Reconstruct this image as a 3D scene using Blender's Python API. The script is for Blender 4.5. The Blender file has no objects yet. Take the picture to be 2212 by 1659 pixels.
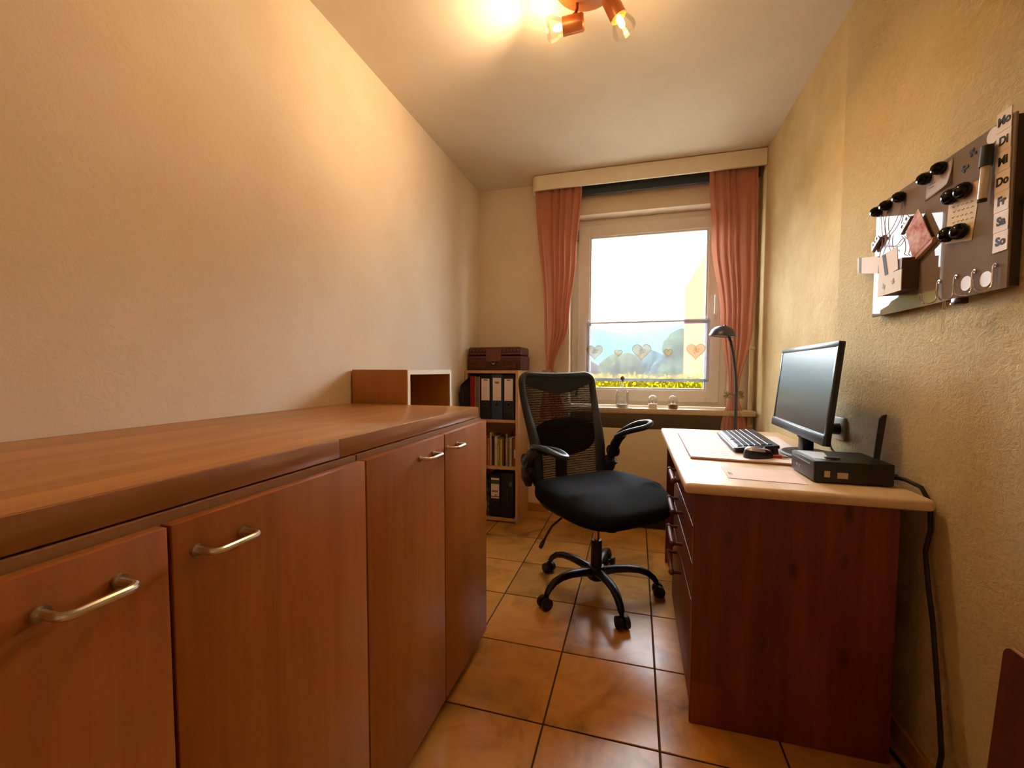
import bpy, bmesh, math, random
from mathutils import Vector, Matrix, Euler

random.seed(7)
SC = bpy.context.scene
COL = SC.collection
PI = math.pi

# ------------------------------------------------------------------ camera, world, sun, exposure
W_IMG, H_IMG = 2212.0, 1659.0
F_PX, YAW, PITCH, ROLL = 896.769, math.radians(15.418), math.radians(2.776), math.radians(0.18)
CAM = Vector((0.0, 0.0, 1.0671))
CXP, CYP = 1126.37, 842.95


def cam_axes():
    fwd = Vector((-math.sin(YAW), math.cos(YAW), 0)); right = Vector((math.cos(YAW), math.sin(YAW), 0)); up = Vector((0, 0, 1))
    f2 = fwd * math.cos(PITCH) - up * math.sin(PITCH)
    u2 = up * math.cos(PITCH) + fwd * math.sin(PITCH)
    r3 = right * math.cos(ROLL) + u2 * math.sin(ROLL)
    u3 = u2 * math.cos(ROLL) - right * math.sin(ROLL)
    return r3, u3, f2


_r, _u, _f = cam_axes()
cd = bpy.data.cameras.new('camera')
cam = bpy.data.objects.new('camera', cd)
COL.objects.link(cam)
cam.matrix_world = Matrix(((_r.x, _u.x, -_f.x, CAM.x), (_r.y, _u.y, -_f.y, CAM.y), (_r.z, _u.z, -_f.z, CAM.z), (0, 0, 0, 1)))
cd.sensor_fit = 'HORIZONTAL'
cd.sensor_width = 36.0
cd.lens = 36.0 * F_PX / W_IMG
cd.shift_x = -(CXP - W_IMG / 2) / W_IMG
cd.shift_y = (CYP - H_IMG / 2) / W_IMG
cd.clip_start = 0.01
SC.camera = cam

wd = bpy.data.worlds.new('sky'); SC.world = wd; wd.use_nodes = True
_bg = wd.node_tree.nodes['Background']
_bg.inputs['Color'].default_value = (0.88, 0.95, 1.0, 1)
_bg.inputs['Strength'].default_value = 27.0

sd = bpy.data.lights.new('sun', 'SUN'); sd.energy = 60.0; sd.angle = 0.01; sd.color = (1.0, 0.93, 0.8)
sun = bpy.data.objects.new('sun', sd); COL.objects.link(sun)
sun.rotation_euler = Vector((0.9, 0.25, -1.0)).to_track_quat('-Z', 'Y').to_euler()

SC.view_settings.view_transform = 'Standard'
SC.view_settings.look = 'None'
SC.view_settings.gamma = 1.0
SC.view_settings.use_curve_mapping = False
SC.view_settings.exposure = 0.43
BULB_WATTS = 1.5
REFLECTOR_WATTS = 16.0
SC.cycles.use_denoising = True
SC.cycles.max_bounces = 8
SC.cycles.diffuse_bounces = 4
SC.cycles.use_adaptive_sampling = True
SC.cycles.adaptive_threshold = 0.03
SC.cycles.transparent_max_bounces = 12
SC.cycles.caustics_reflective = False
SC.cycles.caustics_refractive = False
SC.cycles.sample_clamp_indirect = 6.0

# ------------------------------------------------------------------ room numbers (metres)
XL, XR, YB, YF, H = -1.172, 0.747, 3.022, -0.9, 2.416
ZC = 0.926       # worktop
ZD = 0.745       # desk top


# ------------------------------------------------------------------ helpers: colour and materials
def lin(c):
    if isinstance(c, str):
        c = c.lstrip('#'); c = [int(c[i:i + 2], 16) / 255 for i in (0, 2, 4)]
    return tuple((v / 12.92 if v <= 0.04045 else ((v + 0.055) / 1.055) ** 2.4) for v in c) + (1.0,)


MATS = {}


class NT:
    def __init__(s, name):
        s.m = bpy.data.materials.new(name); s.m.use_nodes = True
        s.t = s.m.node_tree; s.b = s.t.nodes['Principled BSDF']; s.out = s.t.nodes['Material Output']

    def n(s, typ, **kw):
        nd = s.t.nodes.new(typ)
        for k, v in kw.items():
            if k.startswith('_'):
                setattr(nd, k[1:], v)
            else:
                nd.inputs[k.replace('_', ' ')].default_value = v
        return nd

    def l(s, a, b):
        s.t.links.new(a, b)

    def coords(s, kind='Object', scale=(1, 1, 1), rot=(0, 0, 0), rnd=False):
        tc = s.n('ShaderNodeTexCoord'); mp = s.n('ShaderNodeMapping')
        mp.inputs['Scale'].default_value = scale; mp.inputs['Rotation'].default_value = rot
        src = tc.outputs[kind]
        if rnd:
            oi = s.n('ShaderNodeObjectInfo'); mul = s.n('ShaderNodeMath', _operation='MULTIPLY'); mul.inputs[1].default_value = 37.0
            s.l(oi.outputs['Random'], mul.inputs[0])
            ad = s.n('ShaderNodeVectorMath', _operation='ADD'); s.l(src, ad.inputs[0]); s.l(mul.outputs[0], ad.inputs[1]); src = ad.outputs[0]
        s.l(src, mp.inputs['Vector'])
        return mp.outputs['Vector']

    def ramp(s, fac, stops):
        r = s.n('ShaderNodeValToRGB'); e = r.color_ramp.elements
        e.remove(e[1])
        for i_, (p, c) in enumerate(stops):
            if i_ == 0:
                el = e[0]; el.position = p
            else:
                el = e.new(p)
            el.color = lin(c) if isinstance(c, str) else c
        s.l(fac, r.inputs['Fac'])
        return r.outputs['Color']

    def noise(s, vec, scale=5, detail=4, rough=0.5, dist=0.0):
        n = s.n('ShaderNodeTexNoise', Scale=scale, Detail=detail, Roughness=rough, Distortion=dist); s.l(vec, n.inputs['Vector'])
        return n.outputs['Fac']

    def bump(s, h, strength=0.3, dist=0.002):
        b = s.n('ShaderNodeBump', Strength=strength, Distance=dist); s.l(h, b.inputs['Height']); s.l(b.outputs['Normal'], s.b.inputs['Normal'])

    def base(s, col, rough=0.5, metal=0.0, spec=0.5):
        if isinstance(col, (str, tuple, list)):
            s.b.inputs['Base Color'].default_value = lin(col) if isinstance(col, str) else col
        else:
            s.l(col, s.b.inputs['Base Color'])
        s.b.inputs['Roughness'].default_value = rough; s.b.inputs['Metallic'].default_value = metal
        s.b.inputs['Specular IOR Level'].default_value = spec
        return s


def plain(name, col, rough=0.5, metal=0.0, spec=0.5, var=0.06, nscale=18.0, bump=0.0, bscale=120.0):
    """a plain coloured surface with slight procedural mottling"""
    if name in MATS:
        return MATS[name]
    k = NT(name); v = k.coords('Object')
    c = lin(col)
    lo = tuple(x * (1 - var) for x in c[:3]) + (1,); hi = tuple(min(1, x * (1 + var)) for x in c[:3]) + (1,)
    k.base(k.ramp(k.noise(v, nscale, 3), [(0.3, lo), (0.7, hi)]), rough, metal, spec)
    if bump:
        k.bump(k.noise(v, bscale, 4, 0.6), bump, 0.001)
    MATS[name] = k.m
    return k.m


def wood(name, dark, mid, light, axis='z', scale=1.0, rough=0.4, strips=0.0, knots=0.0, bump=0.05, coat=0.0, contrast=0.25):
    if name in MATS:
        return MATS[name]
    k = NT(name)
    sc = {'x': (0.7, 9, 9), 'y': (9, 0.7, 9), 'z': (9, 9, 0.7)}[axis]
    v = k.coords('Object', tuple(a * scale for a in sc))
    n1 = k.noise(v, 2.0, 6, 0.6, 0.6); n2 = k.noise(v, 9.0, 3, 0.5, 0.1)
    mx = k.n('ShaderNodeMath', _operation='MULTIPLY_ADD'); k.l(n2, mx.inputs[0]); mx.inputs[1].default_value = 0.35; k.l(n1, mx.inputs[2])
    col = k.ramp(mx.outputs[0], [(0.5 - contrast + 0.15, dark), (0.65, mid), (0.65 + contrast, light)])
    if strips:
        tc = k.n('ShaderNodeTexCoord'); sp = k.n('ShaderNodeSeparateXYZ'); k.l(tc.outputs['Object'], sp.inputs[0])
        ax = {'y': 'X', 'z': 'X', 'x': 'Y'}[axis]; al = {'y': 'Y', 'z': 'Z', 'x': 'X'}[axis]
        d = k.n('ShaderNodeMath', _operation='DIVIDE'); k.l(sp.outputs[ax], d.inputs[0]); d.inputs[1].default_value = strips
        f = k.n('ShaderNodeMath', _operation='FLOOR'); k.l(d.outputs[0], f.inputs[0])
        sh = k.n('ShaderNodeMath', _operation='MULTIPLY_ADD'); k.l(f.outputs[0], sh.inputs[0]); sh.inputs[1].default_value = 0.37
        dl = k.n('ShaderNodeMath', _operation='DIVIDE'); k.l(sp.outputs[al], dl.inputs[0]); dl.inputs[1].default_value = strips * 14; k.l(dl.outputs[0], sh.inputs[2])
        f2 = k.n('ShaderNodeMath', _operation='FLOOR'); k.l(sh.outputs[0], f2.inputs[0])
        cb = k.n('ShaderNodeCombineXYZ'); k.l(f.outputs[0], cb.inputs[0]); k.l(f2.outputs[0], cb.inputs[1])
        wn = k.n('ShaderNodeTexWhiteNoise', _noise_dimensions='3D'); k.l(cb.outputs[0], wn.inputs['Vector'])
        hv = k.n('ShaderNodeHueSaturation'); k.l(col, hv.inputs['Color'])
        mr = k.n('ShaderNodeMapRange'); k.l(wn.outputs['Value'], mr.inputs['Value']); mr.inputs['To Min'].default_value = 0.78; mr.inputs['To Max'].default_value = 1.16
        k.l(mr.outputs[0], hv.inputs['Value']); col = hv.outputs['Color']
    if knots:
        vk = k.coords('Object', tuple({'x': (3, 7, 7), 'y': (7, 3, 7), 'z': (7, 7, 3)}[axis]))
        vo = k.n('ShaderNodeTexVoronoi', _feature='F1', Scale=knots, Randomness=1.0); k.l(vk, vo.inputs['Vector'])
        kr = k.n('ShaderNodeMapRange'); k.l(vo.outputs['Distance'], kr.inputs['Value'])
        kr.inputs['From Min'].default_value = 0.05; kr.inputs['From Max'].default_value = 0.17; kr.inputs['To Min'].default_value = 0.85; kr.inputs['To Max'].default_value = 0.0
        mk = k.n('ShaderNodeMix', _data_type='RGBA'); k.l(kr.outputs[0], mk.inputs['Factor']); k.l(col, mk.inputs['A']); mk.inputs['B'].default_value = lin('3a1608')
        col = mk.outputs['Result']
    k.base(col, rough)
    if coat:
        k.b.inputs['Coat Weight'].default_value = coat; k.b.inputs['Coat Roughness'].default_value = 0.12
    if bump:
        k.bump(n2, bump, 0.001)
    MATS[name] = k.m
    return k.m


def m_wallpaper(name, lo, hi, bscale, bstr, seam=None):
    k = NT(name); v = k.coords('Object')
    col = k.ramp(k.noise(v, 3.0, 5, 0.6), [(0.35, lo), (0.65, hi)])
    n1 = k.noise(v, bscale, 5, 0.65, 0.3); n2 = k.noise(v, bscale * 0.35, 3, 0.6, 1.5)
    ad = k.n('ShaderNodeMath', _operation='ADD'); k.l(n1, ad.inputs[0]); k.l(n2, ad.inputs[1])
    h = ad.outputs[0]
    if seam:   # coarser scribble plaster on the near strips of paper
        sp = k.n('ShaderNodeSeparateXYZ'); k.l(v, sp.inputs[0])
        lt = k.n('ShaderNodeMath', _operation='LESS_THAN'); k.l(sp.outputs['Y'], lt.inputs[0]); lt.inputs[1].default_value = seam
        n3 = k.noise(k.coords('Object', (1, 1, 1.6)), 26, 6, 0.7, 2.2)
        mr = k.n('ShaderNodeMapRange'); k.l(n3, mr.inputs['Value']); mr.inputs['From Min'].default_value = 0.38; mr.inputs['From Max'].default_value = 0.62
        mu = k.n('ShaderNodeMath', _operation='MULTIPLY'); k.l(mr.outputs[0], mu.inputs[0]); k.l(lt.outputs[0], mu.inputs[1])
        mx = k.n('ShaderNodeMix', _data_type='RGBA'); k.l(col, mx.inputs['A']); mx.inputs['B'].default_value = lin(hi)
        m2 = k.n('ShaderNodeMath', _operation='MULTIPLY'); k.l(mu.outputs[0], m2.inputs[0]); m2.inputs[1].default_value = 0.8
        k.l(m2.outputs[0], mx.inputs['Factor']); col = mx.outputs['Result']
        a2 = k.n('ShaderNodeMath', _operation='MULTIPLY_ADD'); k.l(mu.outputs[0], a2.inputs[0]); a2.inputs[1].default_value = 0.9; k.l(h, a2.inputs[2]); h = a2.outputs[0]
    k.base(col, 0.85, 0, 0.25); k.bump(h, bstr, 0.004 if seam else 0.0025)
    MATS[name] = k.m
    return k.m


def m_tile():
    k = NT('floor tile glaze'); v = k.coords('Object', rnd=True)
    n = k.noise(v, 4.5, 6, 0.62, 0.5)
    col = k.ramp(n, [(0.3, '8a6630'), (0.42, 'ba823e'), (0.55, 'd69648'), (0.62, 'cc904c'), (0.75, 'bc7632')])
    oi = k.n('ShaderNodeObjectInfo'); mr = k.n('ShaderNodeMapRange'); k.l(oi.outputs['Random'], mr.inputs['Value']); mr.inputs['To Min'].default_value = 0.88; mr.inputs['To Max'].default_value = 1.1
    hv = k.n('ShaderNodeHueSaturation'); k.l(col, hv.inputs['Color']); k.l(mr.outputs[0], hv.inputs['Value'])
    k.base(hv.outputs['Color'], 0.25, 0, 0.45)
    k.bump(k.noise(v, 14, 4), 0.08, 0.002)
    return k.m


def m_mix_transparent(name, col, alpha, translucent=0.0, rough=0.9, stripes=None):
    """cloth that lets light and sight through: alpha = how much of it is thread"""
    k = NT(name); t = k.t
    tr = k.n('ShaderNodeBsdfTransparent'); df = k.n('ShaderNodeBsdfDiffuse', Roughness=1.0); df.inputs['Color'].default_value = lin(col)
    sh = df.outputs[0]
    if translucent:
        tl = k.n('ShaderNodeBsdfTranslucent'); tl.inputs['Color'].default_value = lin(col)
        m0 = k.n('ShaderNodeMixShader'); m0.inputs[0].default_value = translucent; k.l(sh, m0.inputs[1]); k.l(tl.outputs[0], m0.inputs[2]); sh = m0.outputs[0]
    m1 = k.n('ShaderNodeMixShader'); k.l(tr.outputs[0], m1.inputs[1]); k.l(sh, m1.inputs[2])
    if stripes:
        v = k.coords('UV'); sp = k.n('ShaderNodeSeparateXYZ'); k.l(v, sp.inputs[0])
        mu = k.n('ShaderNodeMath', _operation='MULTIPLY'); k.l(sp.outputs['Y'], mu.inputs[0]); mu.inputs[1].default_value = stripes
        nz = k.noise(k.coords('UV', (18, stripes * 0.6, 1)), 1.0, 2)
        ad = k.n('ShaderNodeMath', _operation='ADD'); k.l(mu.outputs[0], ad.inputs[0]); k.l(nz, ad.inputs[1])
        fr = k.n('ShaderNodeMath', _operation='FRACT'); k.l(ad.outputs[0], fr.inputs[0])
        mr = k.n('ShaderNodeMapRange'); k.l(fr.outputs[0], mr.inputs['Value']); mr.inputs['From Min'].default_value = 0.3; mr.inputs['From Max'].default_value = 0.45
        mr.inputs['To Min'].default_value = alpha[1]; mr.inputs['To Max'].default_value = alpha[0]
        k.l(mr.outputs[0], m1.inputs[0])
    else:
        nz = k.noise(k.coords('Object'), 9, 4); mr = k.n('ShaderNodeMapRange'); k.l(nz, mr.inputs['Value'])
        mr.inputs['To Min'].default_value = alpha * 0.9; mr.inputs['To Max'].default_value = min(1, alpha * 1.1); k.l(mr.outputs[0], m1.inputs[0])
    k.l(m1.outputs[0], k.out.inputs['Surface'])
    MATS[name] = k.m
    return k.m


def m_clear(name, tint=(1, 1, 1, 1), rough=0.0, refl=1.0):
    """thin clear glass: transparent with a fresnel reflection"""
    k = NT(name)
    tr = k.n('ShaderNodeBsdfTransparent'); tr.inputs[0].default_value = tint
    gl = k.n('ShaderNodeBsdfGlossy', Roughness=rough); fr = k.n('ShaderNodeFresnel', IOR=1.5)
    mu = k.n('ShaderNodeMath', _operation='MULTIPLY'); k.l(fr.outputs[0], mu.inputs[0]); mu.inputs[1].default_value = refl
    mx = k.n('ShaderNodeMixShader'); k.l(mu.outputs[0], mx.inputs[0]); k.l(tr.outputs[0], mx.inputs[1]); k.l(gl.outputs[0], mx.inputs[2])
    k.l(mx.outputs[0], k.out.inputs['Surface'])
    MATS[name] = k.m
    return k.m


def m_emit(name, col, strength):
    k = NT(name); k.base(col, 0.4)
    k.b.inputs['Emission Color'].default_value = lin(col); k.b.inputs['Emission Strength'].default_value = strength
    MATS[name] = k.m
    return k.m


def m_leaf(name, lo, mid, hi, scale=3.0, spec=0.0):
    k = NT(name); v = k.coords('Object')
    k.base(k.ramp(k.noise(v, scale, 5, 0.7), [(0.3, lo), (0.5, mid), (0.7, hi)]), 0.8, 0, spec)
    MATS[name] = k.m
    return k.m


M_WALL_L = m_wallpaper('woodchip wallpaper cream', 'ead9c2', 'f0e2ce', 60, 0.45)
M_WALL_R = m_wallpaper('scribble wallpaper beige', 'cdb480', 'e2cd9e', 55, 0.7, seam=1.885)
M_CEIL = m_wallpaper('ceiling paint', 'e6dccc', 'ece2d4', 40, 0.08)
M_GROUT = plain('dark grout', '4a3020', 0.9)
M_TILE = m_tile()
M_WHITE = plain('white window paint', 'e6e0d8', 0.35, var=0.02)
M_SILL = plain('sill stone', 'c8b294', 0.3, var=0.08, nscale=40)
M_REVEAL = plain('reveal plaster', 'dccfbc', 0.8, var=0.03)
M_PELMET = plain('pelmet cream laminate', 'efe3cc', 0.5, var=0.03)
M_RAIL_SHADE = plain('curtain rail in shade', '2c3036', 0.6)  # rail and board coloured dark for the shade inside the pelmet
M_RAD = plain('radiator enamel', 'e2d2ae', 0.4, var=0.02)
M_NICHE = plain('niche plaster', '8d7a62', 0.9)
M_CURT = m_mix_transparent('terracotta voile', 'cc8a70', 0.95, 0.25)
M_VOILE = m_mix_transparent('white voile', 'e8f0ff', 0.45, 0.07)
M_HEART = m_mix_transparent('heart lace', 'e0cc98', 0.4, 0.05)
M_GLASS = m_clear('window glass', (0.97, 0.98, 0.98, 1), 0.0, 0.6)
M_CLEAR = m_clear('clear glass', (0.97, 0.98, 0.98, 1), 0.02, 0.6)
M_BEECH = wood('beech door veneer', '924c1c', 'a25a24', 'ae682e', 'z', 1.0, 0.35, contrast=0.3, bump=0.02)
M_BODY = plain('cabinet carcass', '98683a', 0.5)
M_TOP = wood('worktop block strip', 'b0743a', 'c08242', 'cc9450', 'y', 1.2, 0.28, strips=0.045, bump=0.02, coat=0.3, contrast=0.3)
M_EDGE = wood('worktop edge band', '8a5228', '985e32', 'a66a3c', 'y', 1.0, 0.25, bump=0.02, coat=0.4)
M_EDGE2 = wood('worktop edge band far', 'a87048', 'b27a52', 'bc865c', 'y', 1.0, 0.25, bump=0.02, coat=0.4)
M_STEEL = plain('brushed steel', 'd8d2c6', 0.28, 1.0, var=0.03)
M_CHROME = plain('chrome', 'e0e0e0', 0.12, 1.0, var=0.01)
M_SHELF = wood('pale beech laminate', 'b98a58', 'c79a68', 'd2a878', 'z', 0.9, 0.5, bump=0.02, contrast=0.35)
M_SHELF_LIT = wood('lit beech laminate', 'a4682a', 'b07434', 'ba803e', 'z', 0.9, 0.5, bump=0.02, contrast=0.35)  # pale beech turned orange-brown: the light on it is put into the colour
M_EDGE_LIT = plain('window-lit edge band', 'ede0cc', 0.5, var=0.03)  # whiteness stands for window light caught on the bookcase front edges
M_PINE = wood('stained pine', '5c1e0e', '742c14', '8a4220', 'z', 0.8, 0.45, strips=0.085, knots=1.5, bump=0.04, contrast=0.32)
M_PINETOP = wood('pine desk top', 'dab48a', 'e6c8a4', 'eed8ba', 'y', 0.8, 0.4, bump=0.03, contrast=0.35)
M_BLACK = plain('black plastic', '17181b', 0.45, var=0.15)
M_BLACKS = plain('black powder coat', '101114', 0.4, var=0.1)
M_FAB = plain('black seat fabric', '15161b', 0.95, spec=0.2, var=0.25, nscale=220, bump=0.4, bscale=420)
M_NAVY = plain('black back frame', '12151c', 0.5, var=0.15)
M_MESH = m_mix_transparent('backrest net', '2a2222', (0.70, 0.95), 0.1, stripes=46)
M_PAPER = plain('paper white', 'eee6da', 0.8, var=0.02)
M_PAPERP = plain('paper pinkish', 'f2e4de', 0.8, var=0.03)
M_INK = plain('ink black', '16120f', 0.7)
M_COPPER = plain('brushed copper lacquer', 'c9783f', 0.4, 0.35, var=0.05)
M_COPPERD = plain('dark copper', '8a4f28', 0.4, 0.4)


# ------------------------------------------------------------------ helpers: geometry
class G:
    """collects shapes into one mesh"""

    def __init__(s):
        s.b = bmesh.new()

    def _take(s, t, M=None):
        if M is not None:
            bmesh.ops.transform(t, matrix=M, verts=t.verts)
        me = bpy.data.meshes.new('t'); t.to_mesh(me); t.free(); s.b.from_mesh(me); bpy.data.meshes.remove(me)
        return s

    def box(s, x0, x1, y0, y1, z0, z1, bev=0.0, seg=2, M=None):
        t = bmesh.new(); bmesh.ops.create_cube(t, size=1)
        for v in t.verts:
            v.co = Vector(((x0 + x1) / 2 + v.co.x * (x1 - x0), (y0 + y1) / 2 + v.co.y * (y1 - y0), (z0 + z1) / 2 + v.co.z * (z1 - z0)))
        if bev:
            bmesh.ops.bevel(t, geom=t.edges[:], offset=bev, segments=seg, affect='EDGES', profile=0.5)
        return s._take(t, M)

    def cyl(s, p0, p1, r0, r1=None, seg=16, caps=True, M=None):
        r1 = r0 if r1 is None else r1
        p0 = Vector(p0); p1 = Vector(p1); d = p1 - p0
        t = bmesh.new(); bmesh.ops.create_cone(t, cap_ends=caps, segments=seg, radius1=r0, radius2=r1, depth=d.length)
        q = Vector((0, 0, 1)).rotation_difference(d.normalized())
        bmesh.ops.transform(t, matrix=Matrix.Translation((p0 + p1) / 2) @ q.to_matrix().to_4x4(), verts=t.verts)
        return s._take(t, M)

    def ball(s, c, r, sc=(1, 1, 1), seg=16, M=None):
        t = bmesh.new(); bmesh.ops.create_uvsphere(t, u_segments=seg, v_segments=max(6, seg // 2), radius=r)
        for v in t.verts:
            v.co = Vector((v.co.x * sc[0] + c[0], v.co.y * sc[1] + c[1], v.co.z * sc[2] + c[2]))
        return s._take(t, M)

    def lathe(s, prof, c=(0, 0, 0), seg=24, M=None):
        """prof: list of (r, z)"""
        t = bmesh.new(); rings = []
        for r, z in prof:
            if r < 1e-6:
                rings.append([t.verts.new((c[0], c[1], c[2] + z))])
            else:
                rings.append([t.verts.new((c[0] + r * math.cos(2 * PI * i / seg), c[1] + r * math.sin(2 * PI * i / seg), c[2] + z)) for i in range(seg)])
        for a, b in zip(rings, rings[1:]):
            for i in range(seg):
                j = (i + 1) % seg
                if len(a) == 1 and len(b) == 1:
                    continue
                if len(a) == 1:
                    t.faces.new((a[0], b[j], b[i]))
                elif len(b) == 1:
                    t.faces.new((a[i], a[j], b[0]))
                else:
                    t.faces.new((a[i], a[j], b[j], b[i]))
        bmesh.ops.recalc_face_normals(t, faces=t.faces)
        return s._take(t, M)

    def tube(s, pts, r, seg=10, closed=False, M=None, flat=None):
        """sweep a circle (or ellipse: flat=(rx, ry), rx across, ry along the up side) along points"""
        pts = [Vector(p) for p in pts]; n = len(pts); rad = r if isinstance(r, (list, tuple)) else [r] * n
        t = bmesh.new(); rings = []; up = Vector((0, 0, 1)); prev = None
        for i, p in enumerate(pts):
            a = pts[(i - 1) % n] if (closed or i > 0) else p; b = pts[(i + 1) % n] if (closed or i < n - 1) else p
            d = (b - a).normalized()
            ref = up if abs(d.dot(up)) < 0.95 else Vector((0, 1, 0))
            sx = d.cross(ref).normalized()
            if prev is not None and not flat:
                sx = (prev - d * prev.dot(d)).normalized()
            prev = sx; sy = sx.cross(d).normalized()
            rx, ry = (rad[i], rad[i]) if not flat else (flat[0] * rad[i], flat[1] * rad[i])
            rings.append([t.verts.new(p + sx * rx * math.cos(2 * PI * j / seg) + sy * ry * math.sin(2 * PI * j / seg)) for j in range(seg)])
        m = n if closed else n - 1
        for i in range(m):
            a, b = rings[i], rings[(i + 1) % n]
            for j in range(seg):
                t.faces.new((a[j], a[(j + 1) % seg], b[(j + 1) % seg], b[j]))
        if not closed:
            t.faces.new(rings[0][::-1]); t.faces.new(rings[-1])
        bmesh.ops.recalc_face_normals(t, faces=t.faces)
        return s._take(t, M)

    def prism(s, poly, h, M=None, bev=0.0):
        """poly in XY (counter-clockwise), extruded from z=0 to z=h"""
        t = bmesh.new(); vs = [t.verts.new((x, y, 0)) for x, y in poly]; f = t.faces.new(vs)
        e = bmesh.ops.extrude_face_region(t, geom=[f]); nv = [v for v in e['geom'] if isinstance(v, bmesh.types.BMVert)]
        bmesh.ops.translate(t, verts=nv, vec=(0, 0, h)); bmesh.ops.recalc_face_normals(t, faces=t.faces)
        if bev:
            bmesh.ops.bevel(t, geom=[ed for ed in t.edges if ed.calc_face_angle(0) > 0.9], offset=bev, segments=2, affect='EDGES')
        return s._take(t, M)

    def grid(s, fn, nu, nv, M=None, thick=0.0):
        t = bmesh.new(); uvl = t.loops.layers.uv.new('UVMap')
        V = [[t.verts.new(fn(i / nu, j / nv)) for i in range(nu + 1)] for j in range(nv + 1)]
        for j in range(nv):
            for i in range(nu):
                f = t.faces.new((V[j][i], V[j][i + 1], V[j + 1][i + 1], V[j + 1][i]))
                for lp, (a, b) in zip(f.loops, ((i, j), (i + 1, j), (i + 1, j + 1), (i, j + 1))):
                    lp[uvl].uv = (a / nu, b / nv)
        if thick:
            bmesh.ops.solidify(t, geom=t.faces[:], thickness=thick)
        return s._take(t, M)


ROOT0 = {}


def ob(name, g, mat, parent=None, smooth=True, angle=0.6, label=None):
    """link the collected shapes as ONE mesh object; world coordinates unless the root is 'local'"""
    me = bpy.data.meshes.new(name); bm = g.b
    off = Vector((0, 0, 0))
    if parent is None:
        lo = [min(v.co[i] for v in bm.verts) for i in range(3)]; hi = [max(v.co[i] for v in bm.verts) for i in range(3)]
        off = Vector(((lo[0] + hi[0]) / 2, (lo[1] + hi[1]) / 2, lo[2]))
    else:
        r = parent
        while r.parent:
            r = r.parent
        off = ROOT0.get(r.name, Vector((0, 0, 0)))
    if off.length > 0:
        bmesh.ops.translate(bm, verts=bm.verts, vec=-off)
    if smooth:
        for f in bm.faces:
            f.smooth = True
        for e in bm.edges:
            if len(e.link_faces) == 2 and e.calc_face_angle(0) > angle:
                e.smooth = False
    bm.to_mesh(me); bm.free()
    me.materials.append(mat if not isinstance(mat, str) else MATS[mat])
    o = bpy.data.objects.new(name, me); COL.objects.link(o)
    if parent is None:
        o.location = off; ROOT0[o.name] = off
    else:
        o.parent = parent
    if label:
        o['label'] = label
    return o


def tag(o, label, cat, group=None):
    o['label'] = label; o['category'] = cat
    if group:
        o['group'] = group
    return o


def thing(name, label, cat, loc, rotz=0.0, group=None, local=False):
    o = bpy.data.objects.new(name, None); o.empty_display_size = 0.05; COL.objects.link(o); o.location = loc; o.rotation_euler = (0, 0, rotz)
    ROOT0[o.name] = Vector((0, 0, 0)) if local else Vector(loc)
    return tag(o, label, cat, group)


def struct(o):
    o['kind'] = 'structure'
    return o


def text_g(body, size, M, depth=0.0006, offset=0.0, g=None):
    """lettering as mesh, in the XY plane of M, centred"""
    cu = bpy.data.curves.new('txt', 'FONT'); cu.body = body; cu.size = size; cu.extrude = depth; cu.offset = offset
    cu.align_x = 'CENTER'; cu.align_y = 'CENTER'; cu.resolution_u = 3
    to = bpy.data.objects.new('txt', cu); COL.objects.link(to)
    dg = bpy.context.evaluated_depsgraph_get(); me = bpy.data.meshes.new_from_object(to.evaluated_get(dg))
    bpy.data.objects.remove(to); bpy.data.curves.remove(cu)
    g = g or G(); me.transform(M); g.b.from_mesh(me); bpy.data.meshes.remove(me)
    return g


def smoothstep(a, b, x):
    t = max(0, min(1, (x - a) / (b - a)))
    return t * t * (3 - 2 * t)


def interp(keys, x):
    for (x0, y0), (x1, y1) in zip(keys, keys[1:]):
        if (x - x0) * (x - x1) <= 0:
            t = (x - x0) / (x1 - x0); t = t * t * (3 - 2 * t)
            return y0 + (y1 - y0) * t
    return keys[0][1] if abs(x - keys[0][0]) < abs(x - keys[-1][0]) else keys[-1][1]

# ================================================================== THE ROOM
fl = struct(ob('floor', G().box(XL - 0.1, XR + 0.1, YF - 0.1, YB + 0.1, -0.06, -0.004), M_GROUT, smooth=False))
fl['label'] = 'tiled floor with dark joints'
TP = 0.335; TX0, TY0 = -0.589, 1.178
tile_me = None
for i in range(-3, 5):
    for j in range(-7, 7):
        x0, x1 = TX0 + i * TP, TX0 + (i + 1) * TP; y0, y1 = TY0 + j * TP, TY0 + (j + 1) * TP
        cx0, cx1, cy0, cy1 = max(x0, XL), min(x1, XR), max(y0, YF), min(y1, YB)
        if cx1 - cx0 < 0.02 or cy1 - cy0 < 0.02:
            continue
        g = 0.0028
        full = (cx0, cx1, cy0, cy1) == (x0, x1, y0, y1)
        if full and tile_me:
            t = bpy.data.objects.new('tile', tile_me); COL.objects.link(t)
        else:
            ww, hh = cx1 - cx0, cy1 - cy0
            me = bpy.data.meshes.new('tile'); b = bmesh.new()
            q = G().box(-ww / 2 + g, ww / 2 - g, -hh / 2 + g, hh / 2 - g, -0.004, 0.0, 0.0012, 1)
            q.b.to_mesh(me); q.b.free(); b.free(); me.materials.append(M_TILE)
            t = bpy.data.objects.new('tile', me); COL.objects.link(t)
            if full:
                tile_me = me
        t.parent = fl; t.location = Vector(((cx0 + cx1) / 2, (cy0 + cy1) / 2, 0.0)) - ROOT0['floor']

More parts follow.
